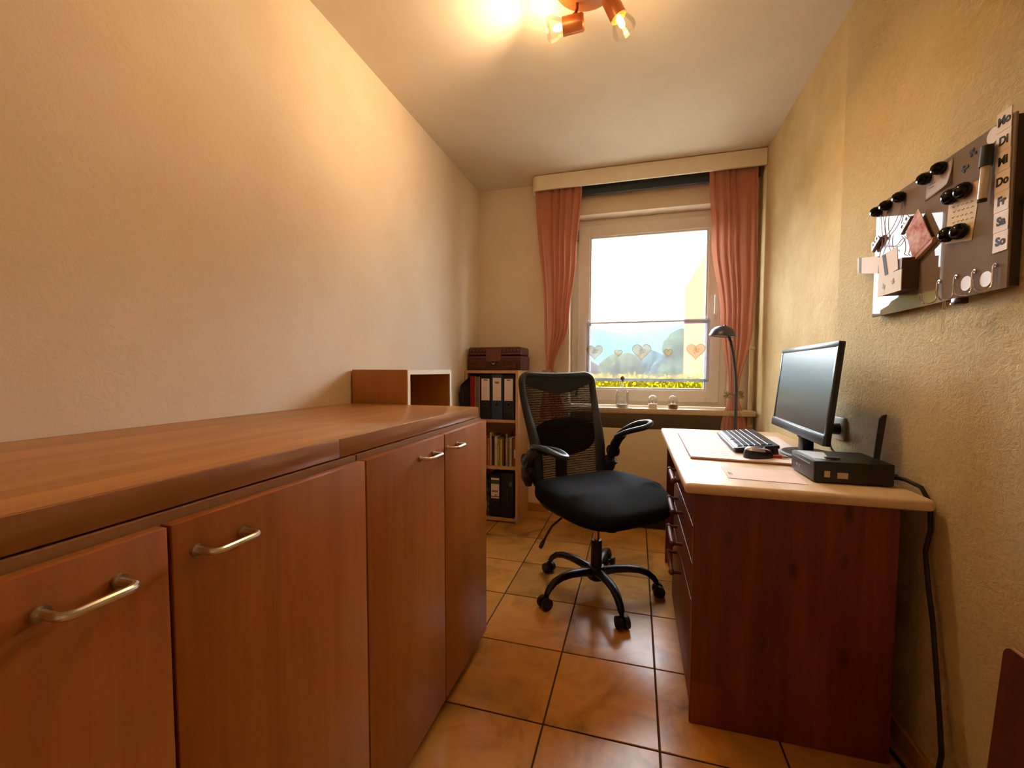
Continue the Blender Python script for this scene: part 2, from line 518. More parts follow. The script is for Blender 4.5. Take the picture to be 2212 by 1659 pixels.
struct(ob('ceiling', G().box(XL - 0.1, XR + 0.1, YF - 0.1, YB + 0.35, H, H + 0.1), M_CEIL, smooth=False))
struct(ob('wall_left', G().box(XL - 0.1, XL, YF - 0.1, YB + 0.35, 0, H), M_WALL_L, smooth=False))
wr = bpy.data.objects.new('wall_right', None)
me = bpy.data.meshes.new('wall_right'); q = G().box(XR, XR + 0.1, YF - 0.1, YB + 0.35, 0, H); q.b.to_mesh(me); q.b.free(); me.materials.append(M_WALL_R)
wr = bpy.data.objects.new('wall_right', me); COL.objects.link(wr); struct(wr)
struct(ob('wall_rear', G().box(XL, XR, YF - 0.1, YF, 0, H), M_WALL_L, smooth=False))
# window wall with reveal and radiator niche
WX0, WX1, WZ0, WZ1 = -0.475, 0.60, 0.80, 2.17
g = G()
g.box(XL, WX0, YB, YB + 0.3, 0, H); g.box(WX1, XR, YB, YB + 0.3, 0, H); g.box(WX0, WX1, YB, YB + 0.3, WZ1, H)
g.box(WX0, WX1, YB + 0.10, YB + 0.3, 0, WZ0 - 0.04)
struct(ob('wall_window', g, M_WALL_L, smooth=False))
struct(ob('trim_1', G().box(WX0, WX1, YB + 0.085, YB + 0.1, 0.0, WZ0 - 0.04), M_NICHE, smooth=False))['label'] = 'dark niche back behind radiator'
# tiled skirting
g = G().box(XL + 0.001, -0.62, YB - 0.012, YB, 0.0, 0.062, 0.002, 1)
struct(ob('baseboard_window', g, M_TILE))
struct(ob('baseboard_right', G().box(XR - 0.012, XR, YF + 0.01, YB - 0.02, 0.0, 0.062, 0.002, 1), M_TILE))

# sill
g = G().box(WX0 - 0.03, XR - 0.015, 2.90, YB + 0.11, 0.776, 0.812, 0.005, 2)
sill = struct(ob('trim_2', g, M_SILL)); sill['label'] = 'pale window sill board'

# window
FY = YB + 0.11
win = bpy.data.objects.new('window_1', None); COL.objects.link(win); win.location = (0.06, FY, 0.812); ROOT0['window_1'] = Vector(win.location); struct(win)
win['label'] = 'white single-sash window above the sill'


def frame_g(x0, x1, z0, z1, w, y0, y1, bev=0.006, wb=None):
    g = G(); wb = wb or w
    g.box(x0, x0 + w, y0, y1, z0, z1, bev); g.box(x1 - w, x1, y0, y1, z0, z1, bev)
    g.box(x0 + w - 0.004, x1 - w + 0.004, y0, y1, z1 - w, z1, bev); g.box(x0 + w - 0.004, x1 - w + 0.004, y0, y1, z0, z0 + wb, bev)
    return g


ob('outer_frame', frame_g(-0.475, 0.60, 0.812, 2.17, 0.055, FY, FY + 0.06), M_WHITE, win)
sash = ob('sash', frame_g(-0.425, 0.55, 0.845, 2.125, 0.085, FY - 0.02, FY + 0.045, 0.008), M_WHITE, win)
ob('glazing_bead', frame_g(-0.342, 0.467, 0.928, 2.042, 0.014, FY - 0.012, FY + 0.01, 0.003), plain('bead light grey', 'dfe3e6', 0.4), sash)
ob('pane', G().box(-0.338, 0.463, FY + 0.012, FY + 0.016, 0.93, 2.038), M_GLASS, sash, smooth=False)
g = G().box(0.502, 0.522, FY - 0.03, FY - 0.02, 1.42, 1.50, 0.003).cyl((0.512, FY - 0.03, 1.46), (0.512, FY - 0.055, 1.46), 0.007).box(0.503, 0.521, FY - 0.066, FY - 0.052, 1.45, 1.58, 0.005)
ob('handle', g, plain('handle white', 'efece6', 0.3), sash)
ob('hinge', G().cyl((-0.43, FY - 0.024, 2.02), (-0.43, FY - 0.024, 2.10), 0.008).cyl((-0.43, FY - 0.024, 0.87), (-0.43, FY - 0.024, 0.95), 0.008), plain('hinge grey', '8a8178', 0.4, 0.5), sash)

# ================================================================== OUTSIDE THE WINDOW
gr = ob('ground', G().box(-30, 30, YB + 0.4, 60, -1.0, -0.9), m_leaf('bounce paving', '706b60', '7a756c', '847e74', 0.6), smooth=False)  # unseen paving, made pale to throw light up onto the ceiling
struct(gr); gr['label'] = 'garden ground beyond the window'


def leafy(bounds, n, size, rnd):
    """many small leaf quads filling a box-shaped hedge surface"""
    g = G(); x0, x1, y0, y1, z0, z1 = bounds; b = g.b
    for k in range(n):
        face = rnd.random()
        p = Vector((rnd.uniform(x0, x1), rnd.uniform(y0, y1), rnd.uniform(z0, z1)))
        if face < 0.6:
            p.y = y0 - abs(rnd.gauss(0, 0.03))
        else:
            p.z = z1 + rnd.gauss(0, 0.04)
        M = Matrix.Translation(p) @ Euler((rnd.uniform(0, 6), rnd.uniform(0, 6), rnd.uniform(0, 6))).to_matrix().to_4x4()
        s = size * rnd.uniform(0.6, 1.3)
        vs = [b.verts.new(M @ Vector(c)) for c in ((-s, 0, 0), (0, -s * 0.5, 0), (s, 0, 0), (0, s * 0.5, 0))]
        b.faces.new(vs)
    return g


M_HEDGE = m_leaf('hedge leaves', '3a3002', '4a4003', '5c5208', 6.0)
M_HEDGEC = m_leaf('hedge core', '262002', '2e2803', '383406', 8.0)
hd = thing('hedge', 'clipped yellow-green hedge along the garden edge outside the window', 'hedge', (-1.0, 8.3, -0.9))
ob('branches', G().box(-4.0, 1.2, 8.0, 8.6, -0.9, 0.90), M_HEDGEC, hd, smooth=False)
lf = ob('leaves', leafy((-4.0, 1.2, 7.98, 8.6, 0.0, 0.92), 5200, 0.035, random.Random(3)), M_HEDGE, hd, smooth=False); lf['kind'] = 'stuff'


def blob_tree(name, label, c, rx, rz, h0, mats, seed, group='trees beyond the hedge'):
    rnd = random.Random(seed)
    t = thing(name, label, 'tree', (c[0], c[1], -0.9), group=group)
    ob('trunk', G().tube([(c[0], c[1], -0.9), (c[0] + 0.05, c[1], h0 * 0.5), (c[0], c[1], h0 + rz)], [rx * 0.09, rx * 0.07, rx * 0.03], 8), plain('bark', '201a16', 0.9, spec=0.0), t)
    g = G()
    for k in range(16):
        a = rnd.uniform(0, 2 * PI); r = rx * rnd.uniform(0.0, 0.65); z = h0 + rz + rnd.uniform(-0.75, 0.75) * rz
        q = bmesh.new(); bmesh.ops.create_icosphere(q, subdivisions=3, radius=rx * rnd.uniform(0.3, 0.5))
        for v in q.verts:
            v.co *= 1 + rnd.uniform(-0.12, 0.12)
        bmesh.ops.translate(q, verts=q.verts, vec=(c[0] + r * math.cos(a), c[1] + r * math.sin(a) * 0.6, z)); g._take(q)
    ob('crown', g, mats, t)
    return t


M_TREE1 = m_leaf('tree leaves olive', '141a10', '1a2016', '22281e', 1.4)
M_TREE2 = m_leaf('tree leaves blue green', '0e1a1c', '142226', '1c2c30', 1.4)
M_TREE3 = m_leaf('tree leaves green', '101a14', '162018', '1e2a20', 1.4)
blob_tree('round_tree', 'round pale olive tree behind the voile curtain', (-0.75, 17, 0), 1.15, 0.75, 0.1, M_TREE1, 1)
blob_tree('leafy_tree', 'tall dense green tree right of the round olive tree', (1.9, 19, 0), 1.3, 1.3, 0.2, M_TREE3, 2)
blob_tree('blue_tree', 'bluish dark tree low between the other garden trees', (0.6, 22, 0), 1.4, 0.8, 0.1, M_TREE2, 4)
blob_tree('yellow_bush', 'yellow-green bushy tree outside, mirrored in the glass board', (-7.0, 15, 0), 2.6, 1.3, 0.0, m_leaf('bush leaves yellow', '3a3806', '46440c', '545216', 1.4), 6)
def ridge(u, v):
    x = -60 + 120 * u; z = 7.9 + 0.4 * math.sin(7 * u + 1) + 0.5 * math.sin(23 * u) + 0.25 * math.sin(61 * u)
    return Vector((x, 62 + 14 * (v - 0.3) + 1.5 * math.sin(40 * u), -0.9 + (z + 0.9) * math.sin(PI * min(1, v * 1.02))))


hl = struct(ob('hills', G().grid(ridge, 240, 12), m_leaf('distant forest', '1e3238', '263c42', '304a50', 0.25), angle=3)); hl['label'] = 'hazy blue wooded hill on the horizon'
# house far left in the view
hs = thing('garden_house', 'low pale house with a grey roof beyond the hedge', 'building', (-3.4, 22, -0.9))
ob('wall', G().box(-5.6, -1.9, 22, 25, -0.9, 1.0), plain('house plaster', '2c2a2a', 0.9, spec=0.0), hs, smooth=False)
b = G(); b.prism([(-5.9, 0.0), (-1.6, 0.0), (-3.7, 1.3)], 3.6, Matrix.Translation((0, 25.3, 1.0)) @ Matrix.Rotation(PI / 2, 4, 'X'))
ob('roof', b, plain('house roof', '221e20', 0.9, spec=0.0), hs, smooth=False)
for xx in (-5.0, -3.9, -2.8):
    w = ob('window', G().box(xx, xx + 0.5, 21.96, 22.0, -0.1, 0.6), M_WHITE, hs, smooth=False)
    ob('window_pane', G().box(xx + 0.05, xx + 0.45, 21.94, 21.96, -0.05, 0.55), plain('far pane', '5f6870', 0.1), w, smooth=False)
# neighbouring house corner with climbing plant, right edge of the view
nb = thing('neighbour_house', 'sunlit salmon plastered house corner at right edge of window view', 'building', (2.6, 9.0, -0.9))
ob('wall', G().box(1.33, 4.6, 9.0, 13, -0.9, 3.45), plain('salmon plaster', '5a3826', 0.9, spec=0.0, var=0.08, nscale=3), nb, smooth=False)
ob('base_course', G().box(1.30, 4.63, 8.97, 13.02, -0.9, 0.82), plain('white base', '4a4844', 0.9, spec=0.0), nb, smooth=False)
tl = thing('trellis', 'wooden lattice trellis on the salmon house wall', 'trellis', (1.3, 8.93, -0.2))
for k in range(6):
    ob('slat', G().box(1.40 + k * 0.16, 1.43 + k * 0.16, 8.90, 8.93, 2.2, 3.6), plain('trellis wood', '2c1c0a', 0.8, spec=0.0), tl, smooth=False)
for k in range(7):
    ob('slat', G().box(1.38, 2.3, 8.875, 8.90, 2.3 + k * 0.2, 2.33 + k * 0.2), 'trellis wood', tl, smooth=False)
for xx in (1.45, 2.2):
    ob('pole', G().cyl((xx, 8.91, -0.9), (xx, 8.91, 2.3), 0.02), 'trellis wood', tl)
rnd = random.Random(9)
vn = thing('bare_vine', 'bare twisting vine growing up the house trellis', 'vine', (1.35, 8.85, -0.9))
for k in range(3):
    pts = [(1.44 + 0.10 * k + 0.06 * math.sin(z * 3 + k), 8.82 + 0.02 * k, -0.9 + z) for z in [i * 0.25 for i in range(17)]]
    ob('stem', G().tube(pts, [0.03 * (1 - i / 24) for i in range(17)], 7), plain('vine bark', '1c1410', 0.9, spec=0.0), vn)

# ================================================================== PELMET, CURTAINS
pm = thing('curtain_pelmet', 'cream curtain pelmet box under the ceiling above the window', 'pelmet', (0.0, 2.95, 2.31))
r = 0.045; P = []
for k in range(7):
    a = PI + (PI / 2) * k / 6
    P.append((-0.722 + r + r * math.cos(a), 2.865 + r + r * math.sin(a)))
outer = [(-0.722, YB - 0.003)] + P + [(XR - 0.005, 2.865)]
inner = [(x + (0.016 if i < 8 else 0), y + (0.0 if i == 0 else 0.016)) for i, (x, y) in enumerate(outer)]
inner = [(-0.706, YB - 0.003)] + [(-0.722 + r + (r - 0.016) * math.cos(PI + (PI / 2) * k / 6), 2.865 + r + (r - 0.016) * math.sin(PI + (PI / 2) * k / 6)) for k in range(7)] + [(XR - 0.005, 2.881)]
ob('fascia', G().prism(outer + inner[::-1], 0.098, Matrix.Translation((0, 0, 2.312))), M_PELMET, pm)
ob('top_board', G().box(-0.70, XR - 0.006, 2.882, YB - 0.002, 2.395, 2.409), M_RAIL_SHADE, pm, smooth=False)
ob('curtain_track', G().box(-0.69, XR - 0.02, 2.942, 2.97, 2.278, 2.394, 0.002, 1), M_RAIL_SHADE, pm)


def curtain(name, label, left, right, zt, zb, folds, seed, tie_z, tie_x, yc=2.905):
    t = thing(name, label, 'curtain', ((left(zt) + right(zt)) / 2, yc, zb))
    rnd = random.Random(seed); ph = [rnd.uniform(0, 6.28) for _ in range(6)]

    def fn(u, v):
        z = zb + (zt - zb) * v; a, b = left(z), right(z); w = b - a
        uu = u + 0.035 * math.sin(7 * u + ph[0]) + 0.02 * math.sin(13 * u + ph[5])
        amp = min(0.015, 0.006 + 0.04 * w) * (0.55 + 0.45 * math.sin(4.3 * u + ph[1] + 0.8 * z))
        y = yc + amp * math.sin(2 * PI * folds * uu + ph[2] + 0.5 * math.sin(1.5 * z)) + 0.004 * math.sin(2 * PI * folds * 1.7 * uu + ph[3] + z * 1.2) * smoothstep(0.05, 0.3, w)
        return Vector((a + w * u + 0.004 * math.sin(2 * PI * folds * uu + ph[4]), y, z))
    ob('cloth', G().grid(fn, 150, 70), M_CURT, t, angle=3)
    # tie-back: ring of small flowers
    fg = G(); rx = (right(tie_z) - left(tie_z)) / 2 + 0.012
    fg.tube([(tie_x + rx * math.cos(a), yc + 0.032 * math.sin(a), tie_z + 0.006 * math.sin(a * 2)) for a in [i * PI / 12 for i in range(24)]], 0.006, 8, True)
    tb = ob('tieback', fg, plain('tieback straw', '8c8258', 0.8), t)
    fl_ = G()
    for i in range(12):
        a = i * PI / 6; c = (tie_x + (rx + 0.008) * math.cos(a), yc + 0.04 * math.sin(a), tie_z + 0.012 * ((i % 2) * 2 - 1))
        for k in range(5):
            b_ = k * 2 * PI / 5; fl_.ball((c[0] + 0.008 * math.cos(b_), c[1] - 0.004, c[2] + 0.008 * math.sin(b_)), 0.006, (1, 0.5, 1), 8)
        fl_.ball((c[0], c[1] - 0.006, c[2]), 0.005, seg=8)
    ob('flower_trim', fl_, plain('tieback flowers', 'a89f80', 0.8), tb)
    return t


curtain('curtain', 'terracotta voile curtain left of the window, gathered behind the chair',
        lambda z: interp([(2.33, -0.698), (1.4, -0.632), (1.07, -0.617), (0.74, -0.66)], z), lambda z: interp([(2.33, -0.372), (1.85, -0.405), (1.4, -0.455), (1.07, -0.562), (0.74, -0.48)], z), 2.335, 0.72, 6, 3, 1.045, -0.588)
curtain('curtain', 'terracotta voile curtain right of the window, gathered behind the lamp',
        lambda z: interp([(2.33, 0.428), (1.9, 0.448), (1.4, 0.512), (0.92, 0.572), (0.70, 0.53), (0.4, 0.50)], z), lambda z: interp([(2.33, 0.708), (1.7, 0.712), (1.35, 0.70), (0.92, 0.628), (0.70, 0.682), (0.4, 0.70)], z), 2.335, 0.42, 6, 5, 0.915, 0.60)

# cafe curtain with hearts on the sash
cf = thing('cafe_curtain', 'short sheer white voile panel with lace hearts across the lower pane', 'curtain', (0.06, 3.10, 0.985))
VY = FY - 0.034
ob('voile_panel', G().grid(lambda u, v: Vector((-0.352 + 0.832 * u, VY + 0.004 * math.sin(40 * u + 2 * v) * (1 - 0.6 * v), 1.005 + 0.405 * v)), 90, 14), M_VOILE, cf, angle=3)
ob('top_hem', G().grid(lambda u, v: Vector((-0.354 + 0.836 * u, VY - 0.004, 1.392 + 0.032 * v)), 20, 2, thick=0.0015), m_mix_transparent('white voile hem', 'dfe2ee', 0.93, 0.03), cf)
ob('rod', G().cyl((-0.36, VY - 0.001, 1.413), (0.486, VY - 0.001, 1.413), 0.005), M_WHITE, cf)
ob('lace_edge', G().grid(lambda u, v: Vector((-0.352 + 0.832 * u, VY - 0.003, 1.009 - (0.016 + 0.006 * abs(math.sin(60 * u))) * (1 - v))), 180, 2, thick=0.001), 'white voile hem', cf)
ob('side_hem', G().box(-0.357, -0.337, VY - 0.006, VY - 0.004, 1.0, 1.40), 'white voile hem', cf, smooth=False)
ob('side_hem', G().box(0.464, 0.484, VY - 0.006, VY - 0.004, 1.0, 1.40), 'white voile hem', cf, smooth=False)


def heart_poly(cx, cz, s, n=40):
    out = []
    for i in range(n):
        t = 2 * PI * i / n
        x = 16 * math.sin(t) ** 3; y = 13 * math.cos(t) - 5 * math.cos(2 * t) - 2 * math.cos(3 * t) - math.cos(4 * t)
        out.append((cx + s * x / 32, cz + s * y / 32))
    return out


def heart(cx, cz, s, big):
    M = Matrix.Translation((0, VY - 0.006, 0)) @ Matrix.Rotation(PI / 2, 4, 'X')
    pl = heart_poly(cx, cz, s)
    h = ob('lace_heart', G().prism(pl, 0.001, M), M_HEART, cf, smooth=False)
    g = G().tube([(x, VY - 0.0085, z) for x, z in pl], 0.0016, 6, True)
    if big:
        rnd = random.Random(int(1000 + cx * 99))
        for k in range(9):
            a = k * 2.4; rr = s * 0.06 * math.sqrt(k)
            g.tube([(cx + rr * math.cos(a) + s * 0.05 * math.cos(b), VY - 0.0085, cz + 0.02 * s + rr * math.sin(a) + s * 0.05 * math.sin(b)) for b in [i * PI / 5 for i in range(10)]], 0.0012, 5, True)
    ob('embroidery', g, plain('heart thread', 'b9ab82', 0.8), h)


for cx, s, big in ((-0.296, 0.118, True), (-0.126, 0.056, False), (0.036, 0.128, True), (0.215, 0.058, False), (0.395, 0.12, True)):
    heart(cx, 1.205 if big else 1.195, s, big)

# heating pipe in the corner, radiator
hp = thing('heating_pipe', 'cream painted heating pipe in the corner right of the curtain', 'pipe', (0.712, 2.985, 0.0))
ob('pipe', G().cyl((0.716, 2.985, 0.001), (0.716, 2.985, 2.31), 0.014), M_RAD, hp)
for zz in (1.2, 0.7):
    ob('pipe_bracket', G().box(0.70, 0.732, 2.965, YB - 0.002, zz, zz + 0.02, 0.003), M_RAD, hp)
rd = thing('radiator', 'flat cream radiator panel in the niche below the window sill', 'radiator', (0.06, 2.99, 0.17))
ob('front_panel', G().box(-0.465, 0.585, 2.955, 2.972, 0.17, 0.665, 0.006), M_RAD, rd)
ob('back_panel', G().box(-0.45, 0.57, 3.03, 3.045, 0.18, 0.655, 0.006), M_RAD, rd)
g = G()
for k in range(21):
    x = -0.44 + k * 0.05
    g.box(x, x + 0.002, 2.973, 3.029, 0.19, 0.65)
f = ob('convector_fins', g, M_RAD, rd, smooth=False); f['kind'] = 'stuff'
for xx in (-0.3, 0.38):
    ob('wall_bracket', G().box(xx, xx + 0.04, 3.045, YB + 0.084, 0.3, 0.5), M_RAD, rd, smooth=False)
bx = thing('black_block', 'low black block filling the dark area under the radiator behind the chair', 'box', (0.12, 2.93, 0))  # plain black block that fills the dark area below the radiator
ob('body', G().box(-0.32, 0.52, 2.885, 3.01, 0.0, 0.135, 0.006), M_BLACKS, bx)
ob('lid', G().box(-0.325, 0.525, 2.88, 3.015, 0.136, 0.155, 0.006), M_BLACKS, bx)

# things on the sill
bt = thing('glass_bottle', 'small clear glass bottle with white dots and cork ball on sill', 'bottle', (-0.09, 2.955, 0.813))
g = G().lathe([(0.001, 0.0), (0.040, 0.0), (0.043, 0.006), (0.043, 0.10), (0.038, 0.118), (0.020, 0.135), (0.010, 0.150), (0.009, 0.185), (0.011, 0.19)], (-0.09, 2.955, 0.813))
ob('body', g, M_CLEAR, bt)
ob('stopper', G().ball((-0.09, 2.955, 1.012), 0.0145, (1, 1, 1.15)).cyl((-0.09, 2.955, 0.99), (-0.09, 2.955, 1.004), 0.007), plain('cork brown', '7c5848', 0.8), bt)
M_DOT = plain('white dots', 'f2f2f2', 0.6)
for dx, dz in ((-0.026, 0.09), (0.016, 0.082), (0.006, 0.072), (-0.008, 0.058), (0.022, 0.046), (-0.022, 0.04), (-0.01, 0.03), (0.02, 0.032)):
    ob('dot', G().ball((-0.09 + dx, 2.955 - math.sqrt(max(0, 0.0438 ** 2 - dx * dx)), 0.813 + dz), 0.0055, (1, 0.4, 1), 10), M_DOT, bt)
ob('string', G().tube([(-0.098, 2.945, 0.965), (-0.118, 2.925, 0.94), (-0.134, 2.915, 0.905), (-0.140, 2.912, 0.885)], 0.0022, 6).tube([(-0.09 + 0.012 * math.cos(a), 2.955 + 0.012 * math.sin(a), 0.966) for a in [i * PI / 8 for i in range(16)]], 0.0022, 6, True), M_DOT, bt)
ob('sand', G().cyl((-0.09, 2.955, 0.816), (-0.09, 2.955, 0.834), 0.037), plain('white sand', 'd8d4cc', 0.9), bt)
for nm, x, cols, lb in (('snow_globe', 0.112, 'e8dccb', 'small clear snow globe with pale base on sill beside the bottle'), ('snow_globe', 0.242, '8f7148', 'small snow globe with brown base, right-most on the window sill')):
    t = thing(nm, lb, 'snow globe', (x, 2.945, 0.813), group='snow globes on the sill')
    ob('base', G().lathe([(0.001, 0), (0.029, 0), (0.030, 0.004), (0.030, 0.026), (0.027, 0.03), (0.001, 0.03)], (x, 2.945, 0.813)), plain('globe base ' + cols, cols, 0.5), t)
    ob('dome', G().lathe([(0.0265, 0.028), (0.030, 0.045), (0.0300, 0.058), (0.026, 0.073), (0.018, 0.082), (0.008, 0.0865), (0.0, 0.0875)], (x, 2.945, 0.813)), M_CLEAR, t)
    ob('figurine', G().ball((x, 2.945, 0.85), 0.008, (1, 1, 1.6), 10).ball((x, 2.945, 0.866), 0.006, seg=10), plain('figurine ' + cols, 'c8a070', 0.6), t)
    ob('snow', G().ball((x, 2.945, 0.844), 0.018, (1, 1, 0.2), 12), M_DOT, t)

# ================================================================== LEFT: CABINETS AND WORKTOP
DX0, DX1 = -0.572, -0.552       # door back / front


def handle(y0, y1, z, parent):
    xd, xo = DX1, DX1 + 0.034
    pts = [(xd - 0.001, y0, z)]
    for k in range(6):
        a = (PI / 2) * k / 5; pts.append((xo - 0.012 + 0.012 * math.sin(a), y0 + 0.012 - 0.012 * math.cos(a), z))
    for k in range(6):
        a = (PI / 2) * k / 5; pts.append((xo - 0.012 + 0.012 * math.cos(a), y1 - 0.012 + 0.012 * math.sin(a), z))
    pts.append((xd - 0.001, y1, z))
    return ob('handle', G().tube(pts, 0.0046, 10).cyl((xd - 0.001, y0, z), (xd + 0.004, y0, z), 0.008).cyl((xd - 0.001, y1, z), (xd + 0.004, y1, z), 0.008), M_STEEL, parent)


for lab, ya, ym, yb, h1, h2 in (('beech base cabinet under the far end of the worktop, nearest the bookcases', 0.757, 1.134, 1.496, (0.985, 1.060), (1.150, 1.219)),
                                ('beech base cabinet under the near end of the worktop, closest to the camera', -0.03, 0.370, 0.755, (0.252, 0.316), (0.401, 0.468))):
    t = thing('base_cabinet', lab, 'cabinet', (-0.87, (ya + yb) / 2, 0), group='base cabinets under the worktop')
    ob('body', G().box(XL + 0.004, DX0 - 0.003, ya + 0.001, yb - 0.002, 0.062, 0.884), M_BODY, t, smooth=False)
    ob('plinth', G().box(XL + 0.02, -0.598, ya + 0.002, yb - 0.03, 0.0, 0.06), M_BODY, t, smooth=False)
    for (a, b), hh in (((ya + 0.002, ym - 0.0025), h1), ((ym + 0.0025, yb - 0.001), h2)):
        d = ob('door', G().box(DX0, DX1, a, b, 0.045, 0.873, 0.0015, 2), M_BEECH, t)
        handle(hh[0], hh[1], 0.831, d)

wt = thing('worktop', 'long orange-brown block-strip wooden worktop along the left wall', 'worktop', (-0.88, 0.73, 0.886))
ob('slab', G().box(XL + 0.002, -0.586, -0.06, 1.49, 0.886, ZC, 0.003), M_TOP, wt)
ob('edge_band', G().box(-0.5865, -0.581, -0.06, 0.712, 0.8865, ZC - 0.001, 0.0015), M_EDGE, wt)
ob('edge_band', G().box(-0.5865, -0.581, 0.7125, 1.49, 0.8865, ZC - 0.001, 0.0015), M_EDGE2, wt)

# ================================================================== BOOKCASES
def bookcase(name, label, M, w, d, h, shelves, mats, edge):
    """open front at local -y; local x 0..w, y 0..d, z 0..h"""
    t = bpy.data.objects.new(name, None); COL.objects.link(t); t.matrix_world = M; ROOT0[t.name] = Vector((0, 0, 0)); tag(t, label, 'bookcase')
    th = 0.02
    ob('side_panel', G().box(0, th, 0.002, d, 0, h, 0.001, 1), mats, t); ob('side_panel', G().box(w - th, w, 0.002, d, 0, h, 0.001, 1), mats, t)
    ob('top_board', G().box(th, w - th, 0.002, d, h - th, h, 0.001, 1), mats, t)
    for z in shelves:
        ob('shelf', G().box(th, w - th, 0.002, d - 0.006, z - th, z, 0.001, 1), mats, t)
    ob('back_panel', G().box(th, w - th, d - 0.005, d, 0.02, h - th), mats, t, smooth=False)
    if edge:
        e = 0.003
        ob('edge_band', G().box(0, th, -0.001, 0.002, 0, h), edge, t, smooth=False); ob('edge_band', G().box(w - th, w, -0.001, 0.002, 0, h), edge, t, smooth=False)
        ob('edge_band', G().box(th, w - th, -0.001, 0.002, h - th, h), edge, t, smooth=False)
    return t


bookcase('bookcase', 'tall narrow pale beech bookcase full of binders in the corner', Matrix.Translation((-1.166, 2.72, 0)), 0.393, 0.285, 1.065, (0.722, 0.394, 0.03), M_SHELF, None)
bookcase('bookcase', 'open beech bookcase behind the worktop end, coloured as lit: orange-brown with white edges', Matrix.Translation((-0.90, 1.512, 0)) @ Matrix.Rotation(PI / 2, 4, 'Z'), 0.418, 0.265, 1.067, (0.74, 0.40, 0.03), M_SHELF_LIT, M_EDGE_LIT)

# binders in the corner bookcase
def binder(label, x0, x1, z0, h, col, label_kind, yf=2.738, dz=0.0):
    t = thing('ring_binder', label, 'binder', ((x0 + x1) / 2, yf + 0.12, z0), group='ring binders in the corner bookcase')
    m = plain('binder ' + col, col, 0.5, var=0.1)
    ob('cover', G().box(x0, x0 + 0.003, yf + 0.003, yf + 0.245, z0, z0 + h).box(x1 - 0.003, x1, yf + 0.003, yf + 0.245, z0, z0 + h), m, t, smooth=False)
    ob('spine', G().box(x0, x1, yf, yf + 0.003, z0, z0 + h, 0.001, 1), m, t)
    ob('paper_block', G().box(x0 + 0.006, x1 - 0.006, yf + 0.01, yf + 0.23, z0 + 0.006, z0 + h - 0.02), M_PAPER, t, smooth=False)
    xc = (x0 + x1) / 2
    zr = z0 + 0.105
    ob('finger_ring', G().tube([(xc + 0.014 * math.cos(a), yf - 0.0012, zr + 0.014 * math.sin(a)) for a in [i * PI / 10 for i in range(20)]], 0.0022, 6, True), plain('ring metal', '6e6a68', 0.35, 0.8), t)
    ob('finger_hole', G().cyl((xc, yf - 0.0008, zr), (xc, yf - 0.0002, zr), 0.0125), plain('hole dark', '0b0b10', 0.9), t)
    if label_kind:
        lw = (x1 - x0) * 0.37
        lb = ob('spine_label', G().box(xc - lw, xc + lw, yf - 0.0012, yf - 0.0004, z0 + 0.132, z0 + h - 0.028), M_PAPERP, t, smooth=False)
        zt = z0 + h - 0.028
        if label_kind == 'mark':
            ob('print', G().box(xc - 0.013, xc + 0.013, yf - 0.0018, yf - 0.0013, zt - 0.012, zt - 0.006), plain('label print grey', '5a4a40', 0.8), lb, smooth=False)
        if label_kind == 'yellow':
            ob('sticker', G().box(xc - 0.015, xc + 0.015, yf - 0.0018, yf - 0.0013, zt - 0.040, zt - 0.026), plain('label yellow', '9a7a2c', 0.8), lb, smooth=False)
        if label_kind == 'green':
            ob('green_band', G().box(xc - lw, xc + lw, yf - 0.0018, yf - 0.0013, zt - 0.042, zt - 0.013), plain('label green', '2f6a26', 0.8), lb, smooth=False)
            ob('stripe', G().box(xc - lw, xc + lw, yf - 0.0018, yf - 0.0013, z0 + 0.142, z0 + 0.147), plain('label dark stripe', '2a2a18', 0.8), lb, smooth=False)
            g = G()
            for q_, (dx, w_, h_) in enumerate(((-0.019, 0.006, 0.017), (-0.008, 0.008, 0.012), (0.004, 0.007, 0.016), (0.015, 0.008, 0.013))):
                g.box(xc + dx - w_ / 2, xc + dx + w_ / 2, yf - 0.0018, yf - 0.0013, z0 + 0.183 - h_ / 2, z0 + 0.183 + h_ / 2)
            g.box(xc - 0.002, xc + 0.014, yf - 0.0018, yf - 0.0013, z0 + 0.153, z0 + 0.159)
            ob('print', g, plain('label print dark', '4a3a28', 0.8), lb, smooth=False)['kind'] = 'stuff'
    return t


binder('black ring binder with torn pale spine label, beside the grey paper stack', -1.058, -0.976, 0.7225, 0.312, '121114', 'mark')
binder('blue ring binder with cream spine label and yellow sticker', -0.973, -0.891, 0.7225, 0.318, '1d3a5c', 'yellow')
binder('black ring binder at the right end of the top shelf', -0.888, -0.806, 0.7225, 0.312, '121114', 'mark')
binder('black ring binder with green-banded label on the bottom shelf', -0.985, -0.905, 0.0305, 0.305, '100f12', 'green')
b2 = binder('dark ring binder without label at right of the bottom shelf', -0.901, -0.812, 0.0305, 0.318, '14131a', None)
ob('spine_mark', G().box(-0.858, -0.855, 2.7368, 2.7376, 0.13, 0.235).box(-0.842, -0.822, 2.7368, 2.7376, 0.255, 0.285), plain('binder silver mark', '5c5660', 0.4), b2, smooth=False)
mg = thing('magazine_file', 'narrow black magazine file jutting out at left of the top shelf', 'magazine file', (-1.09, 2.72, 0.7225))
prof = [(2.585, 0.0), (2.87, 0.0), (2.87, 0.30), (2.76, 0.30), (2.60, 0.245), (2.585, 0.235)]
Mz = Matrix(((0, 0, 1, 0), (1, 0, 0, 0), (0, 1, 0, 0), (0, 0, 0, 1)))
M_MAG = plain('black cardboard', '0e0d0f', 0.7)
